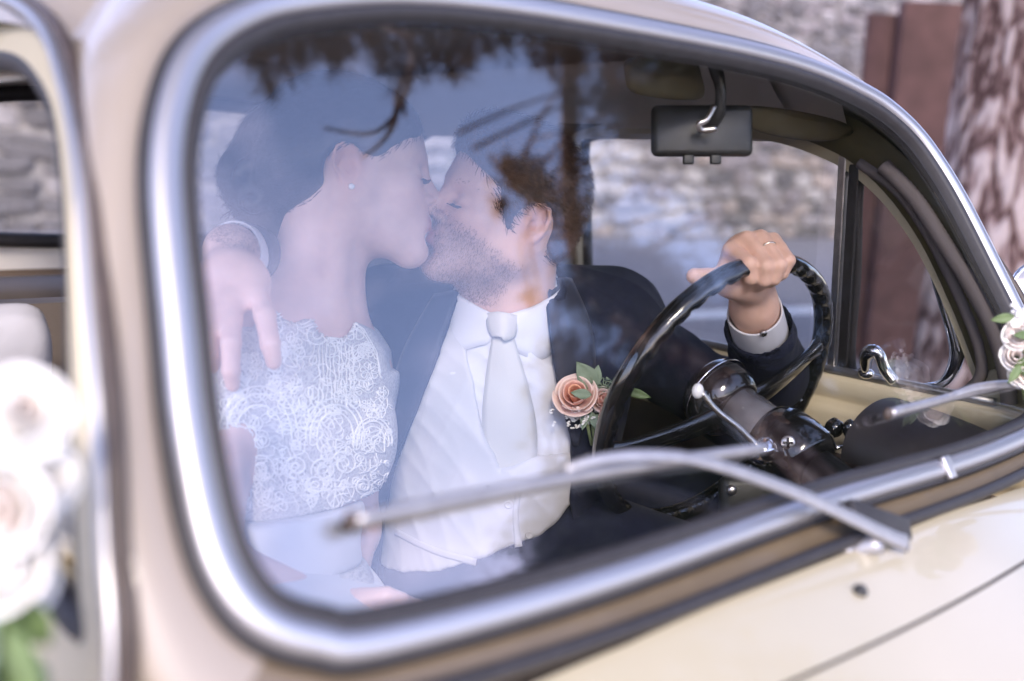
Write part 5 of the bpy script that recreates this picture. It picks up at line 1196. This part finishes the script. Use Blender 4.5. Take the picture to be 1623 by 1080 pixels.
# ------------------------------------------------------------------ flowers
PEACH = mat('peach_petal', (.82, .50, .42), .6, sss=.1, var=.08, vscale=90); BLUSH = mat('blush_petal', (.84, .63, .57), .6, sss=.1, var=.08, vscale=90)
APRI = mat('apricot_petal', (.82, .40, .26), .6, sss=.1); PALE = mat('pale_petal', (.83, .75, .69), .65, var=.08, vscale=60); WHITEP = mat('white_petal', (.84, .82, .78), .65, var=.05, vscale=60)
SAGE = mat('sage_leaf', (.19, .25, .17), .6, var=.15, vscale=60); LEAFG = mat('green_leaf', (.10, .15, .05), .55, var=.25, vscale=60); STEM = mat('flower_stem', (.16, .20, .08), .6)
def axes(n_): n_ = norm(n_); a = norm(np.cross(n_, [.3, .2, 1])); return a, np.cross(n_, a), n_
def rose(c, n_, r, mats, par, layers=((5, .95, .72, .62), (5, .72, .88, .42), (4, .48, .98, .25), (3, .26, 1.02, .1)), seed=0):
    a, b, n_ = axes(n_); rg = np.random.default_rng(seed); c = np.array(c)
    o = empty('rose', tuple(c)); o.parent = par; o.matrix_parent_inverse = Matrix.Translation(-_wloc(par))
    for li, (n, rad, hh, curl) in enumerate(layers):
        ph = rg.random()*6
        for k in range(n):
            P = []; wd = PI/n*1.45*(1+.1*rg.standard_normal()); rr = rad*(1+.06*rg.standard_normal()); h1 = hh*(1+.06*rg.standard_normal())
            for v in np.linspace(0, 1, 7):
                row = []
                for u in np.linspace(-1, 1, 9):
                    an = ph+2*PI*k/n+u*wd*(.55+.45*math.sin(PI*min(1, v*.62+.12)))
                    ra = r*(.18+(rr-.18)*math.sin(PI/2*min(1, v*1.15))**.8+curl*.30*max(0, v-.7)**1.3*3)
                    z = r*(-.55+1.25*h1*v**.9-.25*curl*max(0, v-.72)*2.2-.10*u*u*v)
                    row.append(c+(a*math.cos(an)+b*math.sin(an))*ra+n_*z)
                P.append(row)
            g = MB(); g.grid(P); q = g.build('petal', mats[min(li, len(mats)-1)], o); m = q.modifiers.new('s', 'SOLIDIFY'); m.thickness = r*.03
    return o
def leaf(c, d, up, l, wd, mt, par, bend=.2):
    d = norm(d); s_ = norm(np.cross(d, up)); u_ = np.cross(s_, d); P = []
    for t in np.linspace(0, 1, 10): w_ = wd*math.sin(PI*t**.85)*.5+.0003; P.append([np.array(c)+d*l*t+u_*(bend*l*(t-t*t)*1.2+abs(e)*wd*.12)+s_*w_*e for e in (-1, -.5, 0, .5, 1)])
    g = MB(); g.grid(P); o = g.build('leaf', mt, par); m = o.modifiers.new('s', 'SOLIDIFY'); m.thickness = .0006; return o
bp_, bn = SJ.hitn(925, 632); bn = norm(bn*.5-CF*.5+CU*.15)
bout = empty('boutonniere', tuple(bp_), label='peach rose boutonniere with sage leaves pinned to the navy lapel', category='flower')
rd = pix(bp_)[2]-.030
rose(D(913, 628, rd), norm(-CF+CU*.45-CR*.15), .0285, (BLUSH, BLUSH, PEACH, APRI), bout, seed=3)
rose(D(953, 634, rd+.004), norm(-CF+CU*.2+CR*.4), .0165, (BLUSH, BLUSH, PEACH), bout, seed=5)
rose(D(973, 640, rd+.006), norm(-CF+CR*.6), .0105, (BLUSH, PEACH, APRI), bout, seed=6)
leaf(D(945, 618, rd+.004), D(914, 574, rd+.0)-D(945, 618, rd+.004), -CF, .046, .027, SAGE, bout); leaf(D(942, 614, rd+.002), D(948, 580, rd)-D(942, 614, rd), -CF, .03, .014, SAGE, bout)
leaf(D(938, 626, rd-.022), D(902, 622, rd-.024)-D(938, 626, rd-.022), -CF, .028, .013, SAGE, bout); leaf(D(990, 618, rd+.014), D(1030, 630, rd+.010)-D(990, 618, rd+.014), -CF, .036, .012, LEAFG, bout)
for q, e in (((936, 652), (946, 682)), ((930, 652), (924, 676)), ((945, 656), (962, 672)), ((938, 655), (955, 690))): leaf(D(*q, rd+.004), D(*e, rd)-D(*q, rd+.004), -CF, .026, .011, SAGE, bout)
g = MB()
for i in range(46):
    x, y = random.gauss(918, 15), random.gauss(660, 8); p = D(x, y, rd+random.uniform(-.004, .012))
    for k in range(5): g.ico(p+rng.standard_normal(3)*.0016, (.0022, .0022, .0015), 1)
g.build('gypsophila', WHITEP, bout, kind='stuff')
g = MB()
for i in range(16):
    p = D(random.gauss(962, 7), random.gauss(609, 6), rd+.004); e = p+rng.standard_normal(3)*.005; g.tube([D(956, 622, rd+.008), p, e], [.0006, .0006, .0016], 5)
g.build('seed_sprigs', SAGE, bout, kind='stuff')
g = MB()
for q in ((930, 668, 938, 706), (938, 668, 944, 708), (946, 664, 940, 706)): g.tube([D(q[0], q[1], rd+.010), D(q[2], q[3], rd+.014)], .0022, 8)
g.build('stems', STEM, bout, kind='stuff')
# bouquet tied to the near door, at the left edge of the picture
d0 = .47
bq = empty('bouquet', tuple(D(0, 1000, d0+.02)), label='blurred white and blush rose bouquet on the near door at the left edge', category='flowers')
for i, (x, y, r, dd, ms) in enumerate(((38, 655, .026, 0, 0), (-30, 690, .028, .0, 1), (52, 765, .026, .01, 0), (-10, 800, .03, -.02, 1), (48, 850, .024, .012, 0), (10, 905, .025, 0, 0), (-55, 870, .028, .0, 1), (-60, 760, .03, .01, 0), (40, 930, .017, .02, 1))):
    rose(D(x, y, d0+dd), norm(-CF+.5*np.array([random.uniform(-1, 1) for _ in range(3)])+CR*.25), r*.80, ((WHITEP, WHITEP, WHITEP, PALE), (WHITEP, WHITEP, PALE, PALE))[ms], bq, seed=20+i)
for i in range(26):
    x, y = random.uniform(-80, 42), random.uniform(930, 1060); p = D(x, y, d0+random.uniform(-.01, .03)); leaf(p, CR*random.uniform(-.6, .5)-CU*random.uniform(.3, 1)-CF*random.uniform(-.3, .5), -CF, random.uniform(.03, .05), random.uniform(.014, .022), random.choice((LEAFG, LEAFG, SAGE)), bq)
g = MB()
for i in range(9): g.tube([D(-20+8*i, 900, d0+.01), D(-25+5*i, 1010, d0+.02), D(-30+4*i, 1150, d0+.03)], .0022, 6)
g.build('stems', STEM, bq, kind='stuff')
# bouquet by the far mirror
d1 = pix(ws(1605, 560, .05))[2]-.02
bq2 = empty('bouquet', tuple(D(1612, 610, d1)), label='small cream and white bouquet beside the far wing mirror', category='flowers')
for i, (x, y, r) in enumerate(((1614, 532, .016), (1612, 566, .017), (1645, 550, .02), (1640, 590, .02), (1618, 592, .013), (1640, 515, .016))): rose(D(x, y, d1+.005*i), norm(-CF-CR*.5+CU*.3*math.sin(i)), r, (WHITEP, PALE), bq2, seed=50+i)
g = MB()
for i in range(90):
    p = D(random.gauss(1612, 9), random.gauss(512, 14), d1-.005+random.uniform(0, .03)); g.ico(p, .0028, 1)
g.build('gypsophila', WHITEP, bq2, kind='stuff')
for i in range(10): leaf(D(random.uniform(1604, 1635), random.uniform(500, 610), d1-.01), rng.standard_normal(3), -CF, .025, .01, LEAFG, bq2)
g = MB(); g.tube([D(1612, 560, d1+.03), D(1630, 640, d1+.03)], .004, 8); g.build('stems', STEM, bq2)
# wing mirror on the far door
mp_ = D(1646, 470, pix(at_x(1640, 470, .70))[2]); g = MB(); g.lathe(mp_, norm(-CF+CR*.2), [(.003, -.026), (.03, -.02), (.048, -.006), (.052, .004), (.050, .008), (.046, .006)], 28); wm = g.build('wing_mirror', CHROME, ldoor)
g = MB(); g.tube(spline([mp_, np.array([XC+.66, .12, 1.0]), np.array([XC+.59, .12, .97])], 10), .006, 8); g.build('mirror_arm', CHROME, wm)
# white cushion on the rear bench, seen through the open near window
COTTON = mat('white_cotton', (.42, .405, .41), .85, bump=.4, bscale=12, dist=.01)
yq = .80; ce = at_y(74, 540, yq); ct = at_y(40, 478, yq)[2]
v, f = ICO(4); v = np.sign(v)*np.abs(v)**np.array([.38, .9, .38]); Rr = np.stack([[1, 0, 0], norm([0, 1, .3]), norm([0, -.3, 1])], 1)
obj('cushion', [np.array([ce[0]-.085, yq, ct-.11])+Rr@(p*np.array([.085, .035, .115])*(1+.03*mnoise.noise(V(p)*2.2))) for p in v], f, COTTON, label='small white cushion on the front seat behind the near door window', category='cushion')
